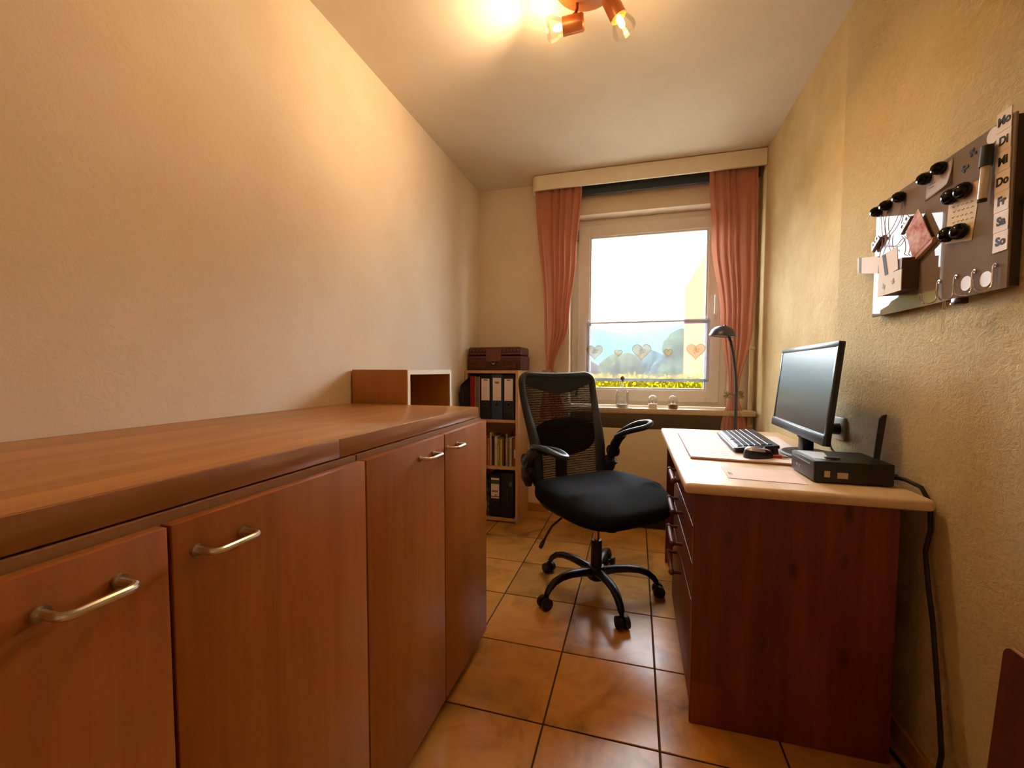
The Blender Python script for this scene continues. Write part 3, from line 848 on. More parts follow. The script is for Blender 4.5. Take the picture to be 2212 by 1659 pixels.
ob('side', G().prism(prof, 0.003, Matrix.Translation((-1.142, 0, 0.7225)) @ Mz).prism(prof, 0.003, Matrix.Translation((-1.121, 0, 0.7225)) @ Mz), M_MAG, mg, smooth=False)
ob('front', G().box(-1.139, -1.121, 2.585, 2.588, 0.7225, 0.9575), M_MAG, mg, smooth=False)
ob('bottom', G().box(-1.139, -1.121, 2.588, 2.87, 0.7225, 0.7255), M_MAG, mg, smooth=False)
tag(ob('folder', G().box(-1.116, -1.100, 2.70, 2.92, 0.7225, 1.022, 0.001, 1), plain('red folder card', 'a81c14', 0.6)), 'red card folder standing between magazine file and grey magazines', 'folder')
for k, (a, b, hh) in enumerate(((-1.096, -1.086, 0.30), (-1.084, -1.073, 0.295), (-1.071, -1.061, 0.298))):
    tag(ob('magazine', G().box(a, b, 2.735 + 0.003 * k, 2.945, 0.7225, 0.7225 + hh, 0.001, 1), plain('magazine grey %d' % k, ('9a8878', '8a786a', 'a39283')[k], 0.7)),
        ('greyish magazine standing directly beside the red folder', 'darkest of the grey magazines left of the binders', 'palest grey magazine, next to the first black binder')[k], 'magazine', 'magazines on the top shelf')

# books on the middle shelf: (left x, width, height, colour, tilt, what it looks like)
books = [(0.016, 0.205, 'b5522a', 'orange paperback, left-most visible book of the middle shelf'), (0.013, 0.19, 'c8703a', 'pale orange paperback beside the orange one'),
         (0.014, 0.232, 'cdb79a', 'tall cream book left of the dark purple book'), (0.019, 0.21, '38141c', 'dark purple hardback book on the middle shelf'),
         (0.022, 0.205, 'c9bd9c', 'white and green book right of the dark purple book'), (0.018, 0.188, '8e8e2c', 'olive green book on the middle shelf'),
         (0.014, 0.185, 'c7b45a', 'yellow paperback between olive and red books'), (0.012, 0.185, '8c2f16', 'thin red-brown book right of the yellow one'),
         (0.009, 0.215, '2a1c1e', 'very thin dark book in the middle of the shelf'), (0.015, 0.226, '9c8c80', 'tall grey book near the middle-shelf right end'),
         (0.012, 0.20, '7a7040', 'khaki book between two grey books'), (0.017, 0.20, 'b3aa9a', 'light grey book with a white foot'),
         (0.013, 0.195, '6a4a2c', 'brown book next to the right-most book'), (0.014, 0.215, '9a5138', 'reddish book with pale band at the right end of middle shelf')]
x = -1.02
for k, (w, hh, c, lb) in enumerate(books):
    t = thing('book', lb, 'book', (x + w / 2, 2.82, 0.3945), group='books on the middle shelf')
    m = plain('book cover %d' % k, c, 0.6, var=0.15, nscale=60)
    yf = 2.742 + 0.012 * ((k * 7) % 5) / 5
    ob('cover', G().box(x, x + 0.0015, yf, yf + 0.15, 0.3945, 0.3945 + hh).box(x + w - 0.0025, x + w - 0.001, yf, yf + 0.15, 0.3945, 0.3945 + hh).box(x, x + w - 0.001, yf - 0.001, yf + 0.001, 0.3945, 0.3945 + hh, 0.0004, 1), m, t)
    ob('pages', G().box(x + 0.0017, x + w - 0.0027, yf + 0.0012, yf + 0.147, 0.398, 0.392 + hh), M_PAPER, t, smooth=False)
    if k in (4, 13, 11):
        ob('spine_title', G().box(x + 0.002, x + w - 0.003, yf - 0.0018, yf - 0.001, 0.3945 + (0.16 if k == 4 else 0.06 if k == 13 else 0.0), 0.3945 + (0.195 if k == 4 else 0.12 if k == 13 else 0.018)), plain('spine paper', 'd8ccb8', 0.7), t, smooth=False)
    elif k in (0, 1, 5, 9):
        ob('spine_title', G().box(x + w * 0.25, x + w * 0.65, yf - 0.0018, yf - 0.001, 0.43, 0.3945 + hh * 0.75), plain('spine gold', 'c9a06a' if k < 5 else 'b3a58a', 0.7), t, smooth=False)
    x += w + 0.0012
# patterned folder at the left of the bottom shelf
nt = thing('file_box', 'grey-green patterned file box at left of the bottom shelf', 'file box', (-1.03, 2.85, 0.0305))
ob('body', G().box(-1.075, -0.99, 2.745, 2.96, 0.0305, 0.27, 0.002, 1), m_leaf('file box pattern', '2a2620', '4e4a38', '8a8468', 22.0), nt)
ob('label_plate', G().box(-1.05, -1.012, 2.7435, 2.745, 0.08, 0.14), M_PAPERP, nt, smooth=False)

# woven leather case on top of the corner bookcase
cs = thing('wicker_case', 'dark brown woven leather case on top of the corner bookcase', 'case', (-0.955, 2.86, 1.066))
M_LEA = plain('brown leather', '4a1f18', 0.45, var=0.2, nscale=60, bump=0.3, bscale=200)
M_LEA2 = plain('brown leather light', '6a3226', 0.4, var=0.2, nscale=60)
ob('body', G().box(-1.155, -0.762, 2.755, 2.985, 1.0665, 1.165, 0.008), M_LEA, cs)
ob('lid', G().box(-1.152, -0.765, 2.758, 2.982, 1.166, 1.228, 0.014, 3), M_LEA, cs)
g = G()
for xa, xb in ((-1.135, -1.03), (-0.895, -0.80)):
    n = 6
    for i in range(n):
        for k in range(5):
            xx = xa + (xb - xa) * (i + 0.5) / n; zz = 1.088 + 0.0125 * k
            g.box(xx - 0.0075, xx + 0.0075, 2.7505 - 0.002 * ((i + k) % 2), 2.756, zz - 0.005, zz + 0.005, 0.002, 1)
wv = ob('weave', g, M_LEA2, cs); wv['kind'] = 'stuff'
g = G()
for i in range(15):
    xx = -1.135 + i * 0.025
    g.ball((xx, 2.757, 1.205), 0.0045, (1, 0.6, 1), 8)
st = ob('stitching', g, plain('stitch tan', '8a5a48', 0.5), cs); st['kind'] = 'stuff'
g = G().prism([(-0.055, -0.035), (-0.045, -0.045), (0.045, -0.045), (0.055, -0.035), (0.055, 0.045), (-0.055, 0.045)], 0.005, Matrix.Translation((-0.962, 2.7555, 1.172)) @ Matrix.Rotation(PI / 2, 4, 'X'), 0.001)
ob('flap', g, M_LEA2, cs)
ob('clasp', G().box(-0.982, -0.942, 2.747, 2.756, 1.09, 1.13, 0.003), plain('clasp dark', '26100c', 0.3), cs)
ob('clasp_ring', G().tube([(-0.962 + 0.008 * math.cos(a), 2.745, 1.117 + 0.009 * math.sin(a)) for a in [PI + i * PI / 10 for i in range(11)]], 0.0022, 6), M_CHROME, cs)
ob('rib', G().box(-1.153, -0.764, 2.7525, 2.757, 1.15, 1.158, 0.0015, 1).box(-1.15, -0.767, 2.7545, 2.759, 1.176, 1.184, 0.0015, 1), M_LEA2, cs)

# ================================================================== OFFICE CHAIR
ALPHA = math.radians(44)
ch = thing('office_chair', 'black office chair with net backrest and flip-up arms at the desk', 'chair', (-0.17, 1.98, 0.0), PI + ALPHA, local=True)
# base: star of five legs with casters; angles given in the room, turned back into the chair
for k in range(5):
    a = math.radians(80.8 + 72 * k) - (PI + ALPHA); c, s = math.cos(a), math.sin(a)
    R = Matrix.Rotation(a, 4, 'Z')
    pts = [(0.03, 0, 0.105), (0.09, 0, 0.118), (0.15, 0, 0.124), (0.20, 0, 0.121), (0.24, 0, 0.108), (0.268, 0, 0.086), (0.281, 0, 0.066), (0.285, 0, 0.05)]
    lg = ob('leg', G().tube(pts, [0.024, 0.022, 0.0205, 0.019, 0.0175, 0.016, 0.0145, 0.012], 12, M=R, flat=(1.0, 0.85)), M_BLACKS, ch)
    g = G().cyl((0.292, -0.026, 0.027), (0.292, -0.006, 0.027), 0.0265, seg=20, M=R).cyl((0.292, 0.006, 0.027), (0.292, 0.026, 0.027), 0.0265, seg=20, M=R)
    g.cyl((0.292, -0.012, 0.027), (0.292, 0.012, 0.027), 0.010, M=R)
    cw = ob('caster', g, M_BLACK, lg)
hub = ob('hub', G().lathe([(0.001, 0.062), (0.03, 0.064), (0.043, 0.075), (0.045, 0.12), (0.036, 0.132), (0.001, 0.133)]), M_BLACKS, ch)
ob('column_cover', G().lathe([(0.027, 0.125), (0.026, 0.250), (0.0235, 0.257), (0.012, 0.258)]), M_BLACKS, ch)
ob('gas_column', G().cyl((0, 0, 0.25), (0, 0, 0.37), 0.0145, seg=20), M_CHROME, ch)
ob('mechanism', G().box(-0.08, 0.08, -0.16, 0.13, 0.352, 0.418, 0.012).box(-0.17, 0.17, -0.14, -0.09, 0.408, 0.432, 0.004).box(-0.17, 0.17, 0.08, 0.13, 0.408, 0.432, 0.004), M_BLACK, ch)
ob('tension_knob', G().cyl((0, 0.10, 0.335), (0, 0.10, 0.36), 0.03, 0.034, 20), M_BLACK, ch)
ob('height_lever', G().tube([(0.06, -0.06, 0.385), (0.15, -0.075, 0.365), (0.20, -0.085, 0.33), (0.225, -0.09, 0.29), (0.237, -0.092, 0.268)], 0.0055, 8).tube([(0.235, -0.092, 0.272), (0.247, -0.094, 0.252), (0.258, -0.096, 0.232)], [0.008, 0.014, 0.012], 10, flat=(1.0, 0.6)), M_BLACK, ch)


def sp(v, e):
    return math.copysign(abs(v) ** e, v)


def seat_fn(u, v):
    a = 2 * PI * u; b = PI * (v - 0.5); e = 0.62; e2 = 0.55
    x = 0.285 * sp(math.cos(b), e2) * sp(math.cos(a), e); y = 0.272 * sp(math.cos(b), e2) * sp(math.sin(a), e); z = 0.052 * sp(math.sin(b), 0.7)
    r2 = (x / 0.285) ** 2 + (y / 0.272) ** 2
    z += 0.012 * math.cos(min(1, math.sqrt(r2)) * PI) * (1 if b > 0 else 0) * -0.6
    z -= 0.035 * smoothstep(0.08, 0.26, y)
    z += 0.012 * smoothstep(0.1, 0.26, abs(x)) * (b > 0) * (y < 0.12)
    return Vector((x, y + 0.035, 0.482 + z))


ob('seat', G().grid(seat_fn, 56, 24), M_FAB, ch, angle=3)
ob('seat_shell', G().grid(lambda u, v: (lambda p: Vector((p.x * 0.93, (p.y - 0.035) * 0.93 + 0.035, 0.440 + (p.z - 0.482) * 0.35)))(seat_fn(u, v)), 40, 12), M_BLACK, ch, angle=3)


def back_y(z, x):
    return -0.215 - 0.165 * smoothstep(0.40, 1.2, z) + 0.35 * x * x * (0.4 + 0.9 * (z - 0.5)) + 0.018 * math.exp(-((z - 0.70) / 0.12) ** 2)


def half_w(z):
    return 0.218 + 0.015 * smoothstep(0.62, 0.98, z)


# outer frame loop
path = []
ZT, ZB = 1.048, 0.475
for k in range(40):
    z = ZB + 0.05 + (ZT - 0.05 - ZB - 0.05) * k / 39
    path.append((half_w(z), z))
for k in range(1, 9):
    a = (PI / 2) * k / 8; path.append((half_w(ZT) - 0.05 + 0.05 * math.cos(a), ZT - 0.05 + 0.05 * math.sin(a)))
for k in range(1, 12):
    path.append(((half_w(ZT) - 0.05) * (1 - 2 * k / 12), ZT - 0.006 * math.sin(PI * k / 12)))
for k in range(0, 9):
    a = PI / 2 + (PI / 2) * k / 8; path.append((-half_w(ZT) + 0.05 + 0.05 * math.cos(a), ZT - 0.05 + 0.05 * math.sin(a)))
for k in range(40):
    z = ZB + 0.05 + (ZT - 0.05 - ZB - 0.05) * (1 - k / 39); path.append((-half_w(z), z))
for k in range(1, 9):
    a = PI + (PI / 2) * k / 8; path.append((-half_w(ZB) + 0.05 + 0.05 * math.cos(a), ZB + 0.05 + 0.05 * math.sin(a)))
for k in range(1, 12):
    path.append((-(half_w(ZB) - 0.05) * (1 - 2 * k / 12), ZB))
for k in range(0, 8):
    a = 1.5 * PI + (PI / 2) * k / 8; path.append((half_w(ZB) - 0.05 + 0.05 * math.cos(a), ZB + 0.05 + 0.05 * math.sin(a)))
bm = G(); t = bm.b; rings = []
n = len(path)
for i, (x, z) in enumerate(path):
    px_, pz_ = path[i - 1]; nx_, nz_ = path[(i + 1) % n]
    tx, tz = nx_ - px_, nz_ - pz_; L = math.hypot(tx, tz); nx, nz = tz / L, -tx / L
    yc = back_y(z, x); ring = []
    wi = 0.026 + 0.026 * smoothstep(0.0, 1.0, (0.98 - z) / 0.4) * (abs(nx) > 0.5)
    for j in range(10):
        b = 2 * PI * j / 10; o_ = 0.012 * math.cos(b) if math.cos(b) > 0 else wi * math.cos(b)
        ring.append(t.verts.new((x + nx * o_, yc + 0.017 * math.sin(b), z + nz * o_)))
    rings.append(ring)
for i in range(n):
    a, b = rings[i], rings[(i + 1) % n]
    for j in range(10):
        t.faces.new((a[j], a[(j + 1) % 10], b[(j + 1) % 10], b[j]))
bmesh.ops.recalc_face_normals(t, faces=t.faces)
bf = ob('back_frame', bm, M_NAVY, ch, angle=1.0)
ob('back_net', G().grid(lambda u, v: (lambda z, x: Vector((x, back_y(z, x) + 0.004, z)))(0.485 + 0.55 * v, (2 * u - 1) * (half_w(0.485 + 0.55 * v) - 0.008)), 24, 40), M_MESH, ch, angle=3)


def head_fn(u, v):
    x = (2 * u - 1) * (half_w(1.0) - 0.006); zt = 1.04; zl = 1.002 - 0.062 * (1 - (abs(2 * u - 1)) ** 1.6)
    z = zl + (zt - zl) * v
    return Vector((x, back_y(z, x) + 0.010, z))


ob('top_panel', G().grid(head_fn, 30, 6, thick=0.012), M_NAVY, ch, angle=3)
ob('lumbar_pad', G().grid(lambda u, v: (lambda a, r: Vector((0.20 * r * sp(math.cos(a), 0.7), back_y(0.70, 0.20 * r * math.cos(a)) - 0.026, 0.715 + 0.10 * r * sp(math.sin(a), 0.8))))(2 * PI * u, v), 40, 6, thick=0.016), M_BLACK, ch)
ob('back_spine', G().tube([(0, -0.10, 0.395), (0, -0.21, 0.40), (0, -0.285, 0.44), (0, -0.305, 0.52), (0, -0.305, 0.62), (0, -0.315, 0.72)], 0.02, 12, flat=(1.9, 0.7)), M_BLACK, ch)
for sx, ang in ((1, 0.0), (-1, math.radians(20))):
    # bracket on the back frame, then the swivelling arm with its looped pad
    ar = ob('arm_bracket', G().tube([(sx * 0.215, -0.235, 0.56), (sx * 0.255, -0.225, 0.555), (sx * 0.266, -0.21, 0.58), (sx * 0.268, -0.20, 0.635)], [0.026, 0.034, 0.036, 0.028], 14, flat=(0.85, 1.2)).tube([(sx * 0.25, -0.225, 0.50), (sx * 0.258, -0.222, 0.54), (sx * 0.262, -0.215, 0.58)], [0.02, 0.034, 0.034], 14, flat=(0.8, 1.2)), M_BLACK, ch)
    M = Matrix.Translation((sx * 0.268, -0.20, 0.628)) @ Matrix.Rotation(ang, 4, 'X')
    g = G().cyl((sx * -0.018, 0, 0), (sx * 0.02, 0, 0), 0.034, seg=18, M=M)
    g.tube([(0, -0.01, -0.01), (0, 0.035, 0.034), (0, 0.07, 0.056), (0, 0.115, 0.068)], [0.031, 0.029, 0.026, 0.020], 12, M=M, flat=(0.8, 0.95))
    ML = M @ Matrix.Translation((0, 0, 0.074)) @ Matrix.Rotation(sx * -math.radians(12 if sx > 0 else 30), 4, 'Y') @ Matrix.Translation((0, 0, -0.074))
    loop = []
    for k in range(36):
        b = 2 * PI * k / 36; yy = 0.185 + 0.125 * math.cos(b); loop.append((0.036 * sp(math.sin(b), 0.8) * (1.0 + 0.1 * math.cos(b)), yy, 0.072 + 0.014 * math.sin((yy - 0.06) / 0.25 * PI)))
    g.tube(loop, 0.0165, 10, True, M=ML, flat=(0.95, 0.8))
    if sx > 0:
        g.grid(lambda u, v: Vector((0.036 * v * sp(math.sin(2 * PI * u), 0.8), 0.185 + 0.12 * v * math.cos(2 * PI * u), 0.086)), 30, 3, M=ML, thick=0.008)
    ob('armrest', g, M_BLACK, ch)

# ================================================================== DESK
dk = thing('desk', 'reddish pine desk with pale top and drawers along the right wall', 'desk', (0.43, 1.85, 0))
ob('top', G().box(0.140, 0.728, 1.258, 2.45, 0.714, ZD, 0.011, 4), M_PINETOP, dk)
ob('end_panel', G().box(0.172, 0.678, 1.302, 1.322, 0.0, 0.7135, 0.002, 1), M_PINE, dk)
ob('end_panel', G().box(0.172, 0.678, 2.39, 2.41, 0.0, 0.7135, 0.002, 1), M_PINE, dk)
ob('back_rail', G().box(0.64, 0.66, 1.99, 2.389, 0.30, 0.7135), M_PINE, dk, smooth=False)
ob('drawer_unit', G().box(0.192, 0.67, 1.323, 1.985, 0.03, 0.7135), M_PINE, dk, smooth=False)
ob('drawer_plinth', G().box(0.20, 0.66, 1.33, 1.97, 0.0, 0.03), M_PINE, dk, smooth=False)
for k in range(4):
    z1, z0 = ((0.709, 0.594), (0.590, 0.476), (0.472, 0.358), (0.354, 0.035))[k]
    d = ob('drawer', G().box(0.175, 0.1915, 1.327, 1.982, z0, z1, 0.003), M_PINE, dk)
    zz = (z0 + z1) / 2 + (0.008 if k < 3 else 0.12)
    g = G().tube([(0.140, 1.62, zz), (0.140, 1.67, zz), (0.140, 1.74, zz), (0.140, 1.79, zz)], [0.006, 0.009, 0.009, 0.006], 12)
    for yy in (1.615, 1.795):
        g.ball((0.140, yy, zz), 0.012, seg=12).cyl((0.140, yy, zz), (0.176, yy, zz), 0.006)
    ob('handle', g, wood('turned handle', '4e2212', '5e2c17', '6a361d', 'y', 1.5, 0.55), d)

# desk pad, sheets
def slab_thing(name, label, cat, corners, z0, z1, mat):
    g = G(); g.prism(corners, z1 - z0, Matrix.Translation((0, 0, z0)))
    return tag(ob(name, g, mat, smooth=False), label, cat)


dp = thing('desk_pad', 'pale pinkish calendar desk pad with a red-brown edge under the keyboard', 'desk pad', (0.42, 1.92, ZD + 0.0005))
ob('backing', G().prism([(0.197, 1.615), (0.60, 1.575), (0.652, 2.21), (0.21, 2.245)], 0.004, Matrix.Translation((0, 0, ZD + 0.0005))), plain('pad backing', '9a5a48', 0.8), dp, smooth=False)
ob('sheets', G().prism([(0.198, 1.616), (0.599, 1.577), (0.651, 2.208), (0.211, 2.243)], 0.005, Matrix.Translation((0, 0, ZD + 0.0046))), M_PAPERP, dp, smooth=False)
g = G()
for k in range(7):
    y = 1.66 + k * 0.085
    g.box(0.215, 0.36, y, y + 0.001, ZD + 0.0097, ZD + 0.0099)
for k in range(9):
    g.box(0.225 + (k % 3) * 0.045, 0.25 + (k % 3) * 0.045, 1.70 + (k // 3) * 0.17, 1.703 + (k // 3) * 0.17, ZD + 0.0097, ZD + 0.0099)
ob('printed_lines', g, plain('faint print', 'b59a92', 0.8), dp, smooth=False)['kind'] = 'stuff'
sh_ = thing('paper_sheet', 'loose pinkish paper sheet on the desk in front of the pad', 'paper', (0.37, 1.40, ZD + 0.0005))
ob('sheet', G().prism([(0.272, 1.352), (0.475, 1.335), (0.486, 1.50), (0.28, 1.515)], 0.0008, Matrix.Translation((0, 0, ZD + 0.0006))), plain('sheet pink', 'eecdbc', 0.8), sh_, smooth=False)
ob('print', G().box(0.285, 0.288, 1.40, 1.43, ZD + 0.0015, ZD + 0.0017).box(0.291, 0.293, 1.395, 1.43, ZD + 0.0015, ZD + 0.0017), M_INK, sh_, smooth=False)

# keyboard
kb = thing('keyboard', 'flat black computer keyboard with a silver front edge on the desk pad', 'keyboard', (0.449, 1.945, ZD + 0.0104), math.radians(-2.7), local=True)
TLT = Matrix.Rotation(math.radians(-7), 4, 'Y')
KM = Matrix.Translation((-0.072, 0, 0.010)) @ TLT
ob('body', G().box(0.0, 0.150, -0.228, 0.228, -0.003, 0.010, 0.003, M=KM), M_BLACK, kb)
ob('front_edge', G().box(-0.006, 0.003, -0.228, 0.228, -0.004, 0.0105, 0.003, M=KM), plain('silver edge', '9aa2ac', 0.25, 0.7), kb)
ob('foot', G().box(0.130, 0.148, 0.17, 0.21, -0.028, -0.002, 0.002, 1, M=KM.copy()), M_BLACK, kb); ob('foot', G().box(0.130, 0.148, -0.21, -0.17, -0.028, -0.002, 0.002, 1, M=KM.copy()), M_BLACK, kb)
M_KEY = plain('key black', '22242a', 0.35, var=0.05)
key_me = {}


def keycap(x, y, w):
    if w not in key_me:
        me = bpy.data.meshes.new('keycap'); q = G().box(-0.008, 0.008, -w / 2 + 0.001, w / 2 - 0.001, 0, 0.004, 0.0012, 1); bmesh.ops.transform(q.b, matrix=TLT, verts=q.b.verts); q.b.to_mesh(me); q.b.free(); me.materials.append(M_KEY); key_me[w] = me
    o = bpy.data.objects.new('keycap', key_me[w]); COL.objects.link(o); o.parent = kb; o.location = KM @ Vector((x, y, 0.0095))


for rI in range(6):
    x = 0.022 + rI * 0.0195 + (0.004 if rI == 5 else 0)
    y = 0.215
    if rI == 0:
        ws = [0.024, 0.02, 0.02, 0.105, 0.02, 0.02, 0.02, 0.024]
    else:
        ws = [0.019 + 0.004 * (rI % 2)] + [0.019] * 12 + [0.031]
    for w in ws:
        keycap(x, y - w / 2, round(w, 4)); y -= w
    for k in range(3):
        keycap(x, -0.073 - 0.006 - k * 0.019, 0.019)
    for k in range(4):
        keycap(x, -0.142 - k * 0.019, 0.019)

# mouse
ms = thing('computer_mouse', 'black computer mouse with a red top accent beside the keyboard', 'mouse', (0.432, 1.664, ZD + 0.0101), math.radians(-58), local=True)


def mouse_fn(u, v, s=1.0, zoff=0.0):
    a = 2 * PI * u; b = PI / 2 * v
    x = 0.033 * sp(math.cos(b), 0.6) * sp(math.sin(a), 0.8); y = 0.056 * sp(math.cos(b), 0.6) * sp(math.cos(a), 0.8); z = 0.036 * sp(math.sin(b), 0.75) * (1 - 0.25 * y / 0.056 * 1.2)
    return Vector((x * s, y * s, z * s + zoff))


ob('body', G().grid(lambda u, v: mouse_fn(u, v), 36, 12), M_BLACK, ms, angle=3)
ob('base', G().prism([(0.033 * sp(math.sin(a), 0.8), -0.056 * sp(math.cos(a), 0.8)) for a in [i * PI / 16 for i in range(32)]], 0.002), M_BLACK, ms)
ob('top_shell', G().grid(lambda u, v: (lambda p: Vector((p.x, p.y, p.z)))(mouse_fn(0.5 + (u - 0.5) * 0.5, 0.35 + 0.4 * v, 1.03)), 16, 8), plain('mouse silver', 'c9c4c8', 0.2, 0.3), ms, angle=3)
ob('accent', G().grid(lambda u, v: mouse_fn((u - 0.5) * 0.5, 0.45 + 0.4 * v, 1.03), 16, 8), plain('mouse red', '7a1418', 0.25), ms, angle=3)
ob('scroll_wheel', G().cyl((-0.004, 0.028, 0.027), (0.004, 0.028, 0.027), 0.009, seg=16), M_BLACK, ms)
pn = thing('pen', 'red ballpoint pen lying between mouse and keyboard', 'pen', (0.497, 1.662, ZD + 0.0101))
ob('barrel', G().cyl((0.463, 1.668, ZD + 0.0156), (0.505, 1.662, ZD + 0.0156), 0.0055), plain('pen red', 'b01818', 0.3), pn)
ob('tip', G().cyl((0.505, 1.662, ZD + 0.0156), (0.548, 1.656, ZD + 0.0145), 0.004, 0.001), plain('pen grey', 'a09080', 0.3), pn)

# mini computer
pc = thing('mini_computer', 'small flat black desktop computer at the front of the desk', 'computer', (0.597, 1.455, ZD + 0.0005))
PX0, PX1, PY0, PY1, PZ0, PZ1 = 0.502, 0.692, 1.364, 1.545, ZD + 0.003, ZD + 0.064
M_PC = plain('pc black', '121316', 0.35, var=0.1)
ob('case', G().box(PX0, PX1, PY0, PY1, PZ0, PZ1, 0.003), M_PC, pc)
ob('foot', G().box(PX0 + 0.01, PX0 + 0.03, PY0 + 0.01, PY0 + 0.03, ZD + 0.0005, PZ0).box(PX1 - 0.03, PX1 - 0.01, PY0 + 0.01, PY0 + 0.03, ZD + 0.0005, PZ0).box(PX0 + 0.01, PX0 + 0.03, PY1 - 0.03, PY1 - 0.01, ZD + 0.0005, PZ0).box(PX1 - 0.03, PX1 - 0.01, PY1 - 0.03, PY1 - 0.01, ZD + 0.0005, PZ0), M_BLACK, pc, smooth=False)
ob('front_bezel', G().box(PX0 - 0.004, PX0 + 0.002, PY0 + 0.002, PY1 - 0.002, PZ0 + 0.002, PZ1 - 0.002, 0.002), plain('pc bezel', '33302f', 0.4), pc)
ob('drive_slot', G().box(PX0 - 0.0052, PX0 - 0.0038, PY0 + 0.03, PY1 - 0.012, PZ1 - 0.016, PZ1 - 0.013), plain('slot grey', '8a8684', 0.4), pc, smooth=False)
ob('usb_port', G().box(PX0 - 0.0052, PX0 - 0.0038, PY0 + 0.10, PY0 + 0.114, PZ0 + 0.02, PZ0 + 0.028).box(PX0 - 0.0052, PX0 - 0.0038, PY0 + 0.12, PY0 + 0.134, PZ0 + 0.02, PZ0 + 0.028), 'slot grey', pc, smooth=False)
ob('sticker', G().box(PX0 + 0.022, PX0 + 0.036, PY0 - 0.0008, PY0 + 0.001, PZ0 + 0.016, PZ0 + 0.034), plain('sticker cream', 'c9b48c', 0.7), pc, smooth=False)
ob('sticker', G().box(PX0 + 0.054, PX0 + 0.08, PY0 - 0.0008, PY0 + 0.001, PZ0 + 0.014, PZ0 + 0.031), 'sticker cream', pc, smooth=False)
ob('sticker', G().box(PX0 + 0.039, PX0 + 0.052, PY0 - 0.0008, PY0 + 0.001, PZ0 + 0.014, PZ0 + 0.024), plain('sticker dark', '3c3230', 0.7), pc, smooth=False)
ob('antenna', G().prism([(-0.007, 0), (0.007, 0), (0.0085, 0.115), (0.0085, 0.145), (-0.002, 0.14), (-0.007, 0.13)], 0.006, Matrix.Translation((0.688, 1.455, PZ1 - 0.012)) @ Matrix.Rotation(math.radians(5), 4, 'Y') @ Matrix.Rotation(PI / 2, 4, 'X')), M_BLACK, pc, smooth=False)
slab_thing('note_card', 'white card lying on the top of the mini computer', 'card', [(0.508, 1.40), (0.548, 1.39), (0.575, 1.51), (0.508, 1.53)], PZ1 + 0.0004, PZ1 + 0.0012, plain('card bluish', 'd4dae0', 0.35))
us = thing('usb_stick', 'small dark usb stick on the white card', 'usb stick', (0.553, 1.40, PZ1 + 0.0014))
ob('body', G().box(0.538, 0.566, 1.392, 1.408, PZ1 + 0.0014, PZ1 + 0.0074, 0.002), plain('usb dark', '3a3c44', 0.3), us)
ob('cap', G().box(0.566, 0.574, 1.3935, 1.4065, PZ1 + 0.0018, PZ1 + 0.007, 0.001), plain('usb cap', '55585f', 0.3, 0.6), us)
cb = thing('power_cable', 'black cable hanging from the computer down the right wall', 'cable', (0.72, 1.29, 0.0))
ob('plug', G().cyl((0.693, 1.40, ZD + 0.025), (0.708, 1.385, ZD + 0.026), 0.008), M_BLACK, cb)
ob('cord', G().tube([(0.70, 1.392, ZD + 0.026), (0.715, 1.36, ZD + 0.026), (0.731, 1.325, ZD + 0.016), (0.7385, 1.30, ZD - 0.02), (0.738, 1.295, 0.66), (0.731, 1.297, 0.60), (0.728, 1.275, 0.52), (0.727, 1.25, 0.44), (0.725, 1.225, 0.33), (0.722, 1.20, 0.22), (0.72, 1.185, 0.15), (0.717, 1.19, 0.09), (0.712, 1.22, 0.035), (0.708, 1.27, 0.012), (0.702, 1.36, 0.0075)], 0.0055, 10), M_BLACK, cb)

# monitor
MX, MYc, MZ = 0.570, 1.757, 0.835
mo = thing('monitor', 'black widescreen computer monitor reflecting the window', 'monitor', (0.66, 1.76, ZD + 0.0008))
yaw, tilt, MW, MH = -0.034, 0.092, 0.572, 0.326
nrm = Vector((-math.cos(yaw), -math.sin(yaw), 0)); hor = Vector((math.sin(yaw), -math.cos(yaw), 0)); upv = Vector((-nrm.x * math.sin(tilt), -nrm.y * math.sin(tilt), math.cos(tilt)))
nn = hor.cross(upv)
if nn.dot(nrm) < 0:
    nn = -nn
Mm = Matrix(((hor.x, upv.x, nn.x, MX), (hor.y, upv.y, nn.y, MYc), (hor.z, upv.z, nn.z, MZ), (0, 0, 0, 1)))   # local: x across, y up, z out of the screen
M_MON = plain('monitor bezel', '1b1d20', 0.3, var=0.05)
ob('housing', G().box(-MW / 2, MW / 2, 0, MH, -0.019, -0.004, 0.003, M=Mm).box(-0.17, 0.17, 0.06, 0.26, -0.05, -0.017, 0.012, M=Mm), M_BLACK, mo)
ob('bezel', G().box(-MW / 2, MW / 2, MH - 0.018, MH, -0.006, 0.0, 0.002, M=Mm).box(-MW / 2, -MW / 2 + 0.014, 0.03, MH - 0.016, -0.006, 0.0, 0.002, M=Mm).box(MW / 2 - 0.014, MW / 2, 0.03, MH - 0.016, -0.006, 0.0, 0.002, M=Mm).box(-MW / 2, MW / 2, 0.0, 0.032, -0.006, 0.004, 0.003, M=Mm), plain('bezel satin', '3a4046', 0.28, 0.2), mo)
ob('chin_strip', G().box(-MW / 2 + 0.004, MW / 2 - 0.004, 0.0315, 0.0345, -0.002, 0.0035, 0.001, 1, M=Mm), plain('chin silver', 'aab4bc', 0.2, 0.8), mo)
ob('screen', G().box(-MW / 2 + 0.013, MW / 2 - 0.013, 0.033, MH - 0.017, -0.004, -0.002, M=Mm), plain('screen black', '0b0c0e', 0.27, 0.0, 0.95, var=0.02), mo, smooth=False)
ob('button', G().box(0.0, 0.018, -0.010, 0.0, -0.03, -0.012, 0.002, 1, M=Mm), M_BLACK, mo)
ob('neck', G().box(0.598, 0.632, 1.735, 1.795, ZD + 0.012, ZD + 0.22, 0.006), plain('neck blue black', '15171f', 0.3), mo)
